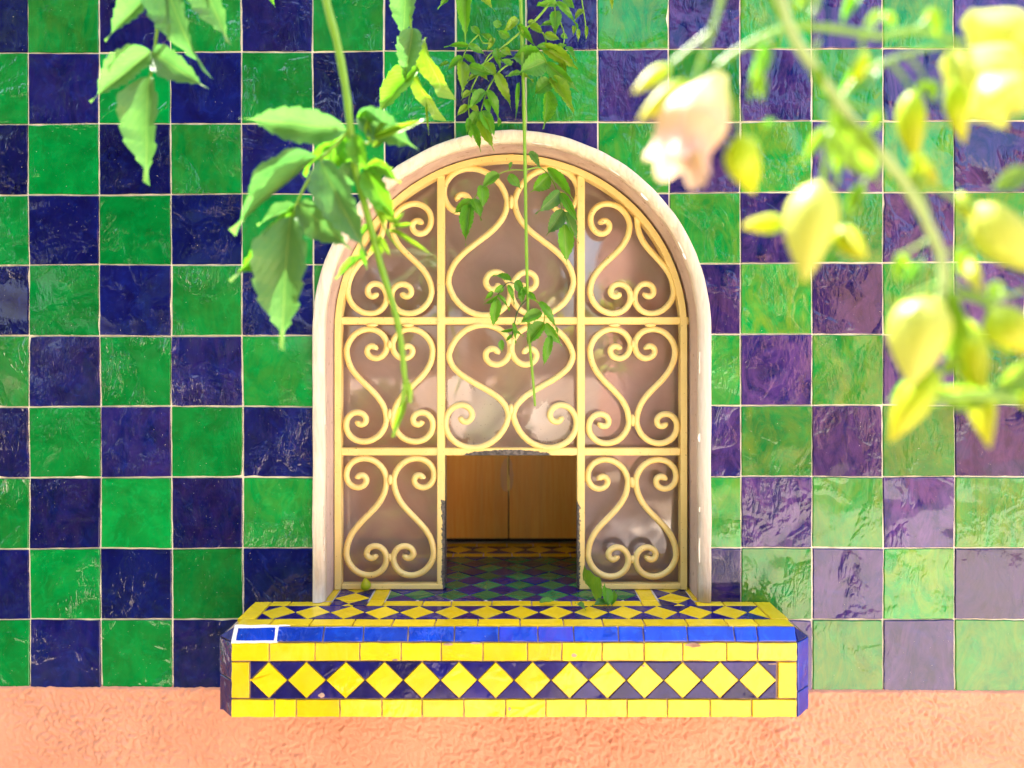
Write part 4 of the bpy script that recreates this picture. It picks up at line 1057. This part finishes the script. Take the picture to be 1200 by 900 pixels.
pl.stem([(870, -300), (895, -140), (912, -30), (926, 34), (975, 108), (1012, 158), (1045, 195), (1080, 248), (1104, 305), (1104, 345), (1098, 375)], 13, 'stem_pale', w2=11)
for st, w in (([(926, 30), (975, 33), (1030, 42), (1075, 36), (1130, 50)], 9), ([(1108, 345), (1150, 352), (1205, 378), (1260, 420)], 8), ([(985, 120), (1005, 92), (1050, 68), (1100, 55), (1140, 60)], 6), ([(926, 32), (895, 42), (860, 62), (838, 80)], 7),
              ([(856, -60), (845, 0), (833, 40), (818, 85), (812, 100)], 7), ([(833, 36), (806, 58), (785, 76)], 5), ([(975, 108), (972, 145), (968, 190), (962, 228)], 8), ([(1010, 45), (1010, 70), (1000, 90)], 5), ([(1045, 75), (1062, 95), (1068, 108)], 5),
              ([(1050, 200), (1090, 215), (1130, 240), (1150, 250)], 6), ([(900, -60), (905, 0), (924, 30)], 8), ([(965, -60), (958, 0), (950, 20)], 7), ([(1100, 360), (1098, 390), (1090, 440)], 8), ([(1104, 350), (1128, 375), (1140, 400)], 8),
              ([(1112, 60), (1118, 80), (1120, 100)], 6), ([(846, 90), (862, 130), (868, 160)], 6), ([(1110, 330), (1160, 350), (1200, 340)], 6), ([(960, 225), (930, 250), (918, 262)], 5), ([(965, 230), (980, 250), (990, 270)], 5), ([(1090, 470), (1140, 462), (1200, 470), (1250, 500)], 13),
              ([(1078, 205), (1078, 225), (1088, 255)], 9)):
    pl.stem(st, w, 'stem', 'stem' if w > 7.5 else 'twig', w * 0.75)
rq = random.Random(21)
for bx, by, ex, ey in ((960, 46, 955, 80), (1020, 42, 1035, 15), (1070, 38, 1090, 10), (990, 120, 1030, 130), (1040, 190, 1010, 215), (1090, 280, 1050, 300), (1104, 330, 1060, 350), (1120, 350, 1170, 330), (1100, 375, 1120, 420), (1150, 352, 1165, 380), (880, 52, 890, 85), (1060, 62, 1085, 95), (1100, 300, 1130, 290)):
    pl.stem([(bx, by), ((bx + ex) / 2 + rq.uniform(-5, 5), (by + ey) / 2), (ex, ey)], 4.5, 'stem', 'twig', 3)
    for q_ in range(2): pl.leaf(ex, ey, ex + rq.uniform(-26, 26), ey + rq.uniform(10, 40), rq.uniform(9, 16), 'leaf_young', 0, rq.uniform(-.01, .02), 0.3, 1)
buds = ((786, 78, 742, 109, 22), (806, 96, 748, 142, 27), (866, 158, 884, 227, 44), (919, 262, 869, 266, 25), (982, 268, 1016, 304, 32), (1068, 105, 1074, 190, 36), (1118, 92, 1130, 168, 27), (1098, 432, 1043, 518, 44), (1128, 372, 1152, 470, 46), (1148, 445, 1160, 525, 34),
        (1160, 362, 1215, 412, 50), (1016, 60, 1000, 100, 17), (1072, 190, 1100, 222, 34), (1132, 300, 1150, 345, 20), (1124, 225, 1140, 262, 16), (1196, 455, 1235, 480, 34), (1075, 180, 1086, 215, 22))
for q in buds: solid(pl.t, pl.p(q[0], q[1], random.uniform(-.02, .03)), pl.p(q[2], q[3], random.uniform(-.02, .02)), q[4] * kf, PODS[random.randrange(3)], 'bud')
def flower(x0, y0, x1, y1, w, k, dz=0.0):
    a, b = pl.p(x0, y0, dz), pl.p(x1, y1, dz - 0.006)
    f_ = solid(pl.t, a, b, w * kf, TR[k] if k < 3 else PB[k - 3], 'flower')
    return f_
flower(842, 90, 800, 196, 84, 0); flower(960, 212, 944, 330, 66, 3); flower(1108, 66, 1196, 108, 90, 2, 0.01); flower(1150, 90, 1190, 130, 60, 1, -0.02); flower(1145, 240, 1225, 322, 58, 4); flower(1088, 346, 1068, 452, 74, 3); flower(1132, 20, 1210, 60, 70, 1, 0.02)
for q in ((970, 150, 938, 192, 16, 'leaf_young', 0, 0, 0.2, 0), (980, 150, 1036, 218, 44, 'leaf_young', 0, 0, 0.2, 0), (978, 128, 985, 215, 24, 'leaf_young', 0, 0.01, 0.2, 1), (1165, 222, 1215, 190, 26, 'leaf_young', 0, 0, 0, 0), (985, 110, 1040, 62, 28, 'leaf', 0, 0.01, 0, 0),
          (895, 150, 912, 138, 12, 'leaf', 0, 0, 0, 0), (880, 90, 905, 40, 20, 'leaf', 0, 0.01, 0.4, 0), (1105, 340, 1122, 440, 26, 'leaf_young', 0, 0, 0.3, 1), (1080, 445, 1040, 470, 20, 'leaf', 0, 0.02, 0.3, 1), (1005, -10, 985, 30, 16, 'leaf', 0, 0.03, 0.3, 1),
          (1090, 455, 1180, 470, 30, 'leaf_young', 0, 0.01, 0.4, 0), (1168, 455, 1220, 420, 30, 'leaf_young', 0, 0, 0.1, 0), (935, 10, 955, -30, 18, 'leaf_young', 0, 0, 0.1, 0), (1060, 330, 1085, 300, 14, 'leaf', 0, 0, 0.1, 0)): pl.leaf(*q)

# fallen leaves and a bud on the ledge
FL = bpy.data.objects
def fallen(px0, py0, px1, py1, w, label, lift=0.006, mk='leaf', roll=0.6, var=0, par=None):
    a3, b3 = [Vector(((px - VX) * 0.335 / (py - VY), F * 0.335 / (py - VY) - D, Z + 0.001)) for px, py in ((px0, py0), (px1, py1))]
    b3.z += lift
    y = b3 - a3; L = y.length; y.normalize(); n = Vector((0, -0.35, 0.94)); n = (n - y * n.dot(y)).normalized(); x = y.cross(n)
    q = Matrix.Rotation(roll, 3, y); n = q @ n; x = q @ x
    o = bpy.data.objects.new('fallen_leaf', LM[mk][var]); COL.objects.link(o)
    o.matrix_world = Matrix(((x.x * w, y.x * L, n.x * L, a3.x), (x.y * w, y.y * L, n.y * L, a3.y), (x.z * w, y.z * L, n.z * L, a3.z + 0.0035), (0, 0, 0, 1)))
    return tag(o, label, 'leaf')
fallen(701, 713, 682, 692, 0.018, 'largest fallen pale green leaf lying on the ledge before the right pane', 0.018, 'leaf_young', 0.2, 4)
fallen(712, 714, 710, 706, 0.016, 'upright fresh green fallen leaf leaning behind the largest one on the ledge', 0.027, 'leaf', 0.1, 1)
fallen(716, 713, 722, 706, 0.009, 'narrow curled fallen leaf rightmost of the leaf cluster on the ledge', 0.018, 'leaf', 0.4, 2)
fallen(712, 712, 694, 716, 0.014, 'small rounded fallen leaf in front of the leaf cluster on the ledge', 0.004, 'leaf_soft', 0.1, 3)
fallen(676, 712, 686, 720, 0.011, 'small notched fallen leaf alone on a yellow diamond left of the cluster', 0.004, 'leaf_soft', 0.0, 0)
fallen(632, 710, 654, 708, 0.010, 'flat dark green fallen leaf on the yellow bricks near the middle of the ledge', 0.002, 'leaf', 0.2, 0)
pb = pod_mesh('fallen_bud', 5); pb.materials.append(M['bud'])
fb = bpy.data.objects.new('fallen_bud', pb); COL.objects.link(fb)
fb.location = Vector(((426 - VX) * 0.335 / (697 - VY), F * 0.335 / (694 - VY) - D, Z + 0.002)); fb.scale = (0.017, 0.019, 0.017); fb.rotation_euler = (R(82), 0, R(10))
tag(fb, 'round green fallen bud standing on the ledge below the left pane', 'bud')

# ---------------------------------------------------------------- garden behind the viewer (seen in the glazes and the glass)
def crown(name, c, r, n, par, leaf=0.10, seed=1):
    rr = random.Random(seed); vs, fs = [], []
    cl = [(Vector((rr.gauss(0, .5), rr.gauss(0, .5), rr.gauss(0, .42))), rr.uniform(0.25, 0.5)) for _ in range(16)]
    for _ in range(n):
        cc_, cr = rr.choice(cl); d = Vector((rr.gauss(0, 1), rr.gauss(0, 1), rr.gauss(0, 1))).normalized()
        p = Vector(c) + Vector((cc_.x * r, cc_.y * r, cc_.z * r)) + d * cr * r * rr.random() ** 0.4
        u = Vector((rr.gauss(0, 1), rr.gauss(0, 1), rr.gauss(0, 1))).normalized(); w = u.orthogonal().normalized()
        k = len(vs); l = leaf * rr.uniform(0.6, 1.4)
        vs += [p - u * l, p + w * l * 0.35, p + u * l, p - w * l * 0.35]; fs.append((k, k + 1, k + 2, k + 3))
    return me_obj(name, vs, fs, M['tree_leaf'], par)
for k, (x, y, h, r, lab) in enumerate(((-2.6, -4.6, 3.5, 1.9, 'tall bushy tree across the path, left of the window axis'), (-0.3, -6.0, 3.2, 1.6, 'rounder low tree across the path straight before the window'), (-5.0, -3.6, 3.4, 1.9, 'outermost left tree across the path'), (2.0, -7.6, 4.2, 1.3, 'slender tree in front of the pink building'))):
    t_ = thing('garden_tree', (x, y, 0), lab, 'tree', 'trees across the path')
    tube('trunk', [(x, y, 0), (x + .05, y, h * .35), (x - .04, y + .05, h * .7), (x, y, h)], [0.12, 0.10, 0.08, 0.03], M['bark'], t_, 10)
    for q in range(4):
        a = q * 1.7 + k; tube('limb', [(x, y, h * .55), (x + .4 * math.cos(a), y + .4 * math.sin(a), h * .8), (x + .9 * math.cos(a), y + .9 * math.sin(a), h * 1.0)], [0.05, 0.035, 0.015], M['bark'], t_, 7)
    crown('crown', (x, y, h * 0.95), r, 15000, t_, 0.11, 10 + k)
gc_ = random.Random(5); vs, fs = [], []
for _ in range(16000):
    p = Vector((gc_.uniform(-4.5, -0.55), gc_.uniform(-2.5, -1.0), 0)); p.z = gc_.random() * (0.22 + 0.20 * noise.noise(Vector((p.x * 2.2, p.y * 2.2, 0))))
    u = Vector((gc_.gauss(0, 1), gc_.gauss(0, 1), gc_.gauss(0, 1))).normalized(); w = u.orthogonal().normalized(); k = len(vs); l = gc_.uniform(.03, .06)
    vs += [p - u * l, p + w * l * .45, p + u * l, p - w * l * .45]; fs.append((k, k + 1, k + 2, k + 3))
tag(me_obj('ground_cover', vs, fs, M['tree_leaf']), 'dense low leafy ground cover along the left side of the path', 'ground cover', kind='stuff')
hd = thing('hedge', (-2.9, -2.6, 0), 'loose leafy hedge along the left side of the path', 'hedge')
rr = random.Random(77); vs, fs = [], []
for _ in range(22000):
    x_ = rr.uniform(-6.5, 0.1); p = Vector((x_, -2.65 + rr.gauss(0, .2), rr.random() ** 0.8 * (1.35 + 0.35 * math.sin(x_ * 3.1) + 0.2 * math.sin(x_ * 7.7))))
    u = Vector((rr.gauss(0, 1), rr.gauss(0, 1), rr.gauss(0, 1))).normalized(); w = u.orthogonal().normalized(); k = len(vs); l = rr.uniform(.04, .09)
    vs += [p - u * l, p + w * l * .4, p + u * l, p - w * l * .4]; fs.append((k, k + 1, k + 2, k + 3))
me_obj('foliage', vs, fs, M['tree_leaf'], hd)
pb_ = thing('garden_pavilion', (5.0, -9.0, 0), 'pale pink rendered pavilion with two dark windows beyond the garden trees', 'building')
box('wall', (1.6, 9.0, -11.5, -8.6, 0, 3.6), M['pink_wall'], pb_); box('roof', (1.4, 9.2, -11.7, -8.4, 3.6, 3.8), M['grout'], pb_, 0.02)
for x in (3.0, 5.6):
    w_ = box('window', (x, x + 1.0, -8.62, -8.57, 1.1, 2.5), M['black_gap'], pb_)
    box('sill', (x - .08, x + 1.08, -8.64, -8.50, 1.0, 1.08), M['grout'], w_)

for o in bpy.data.objects:
    if '_o' in o: del o['_o']
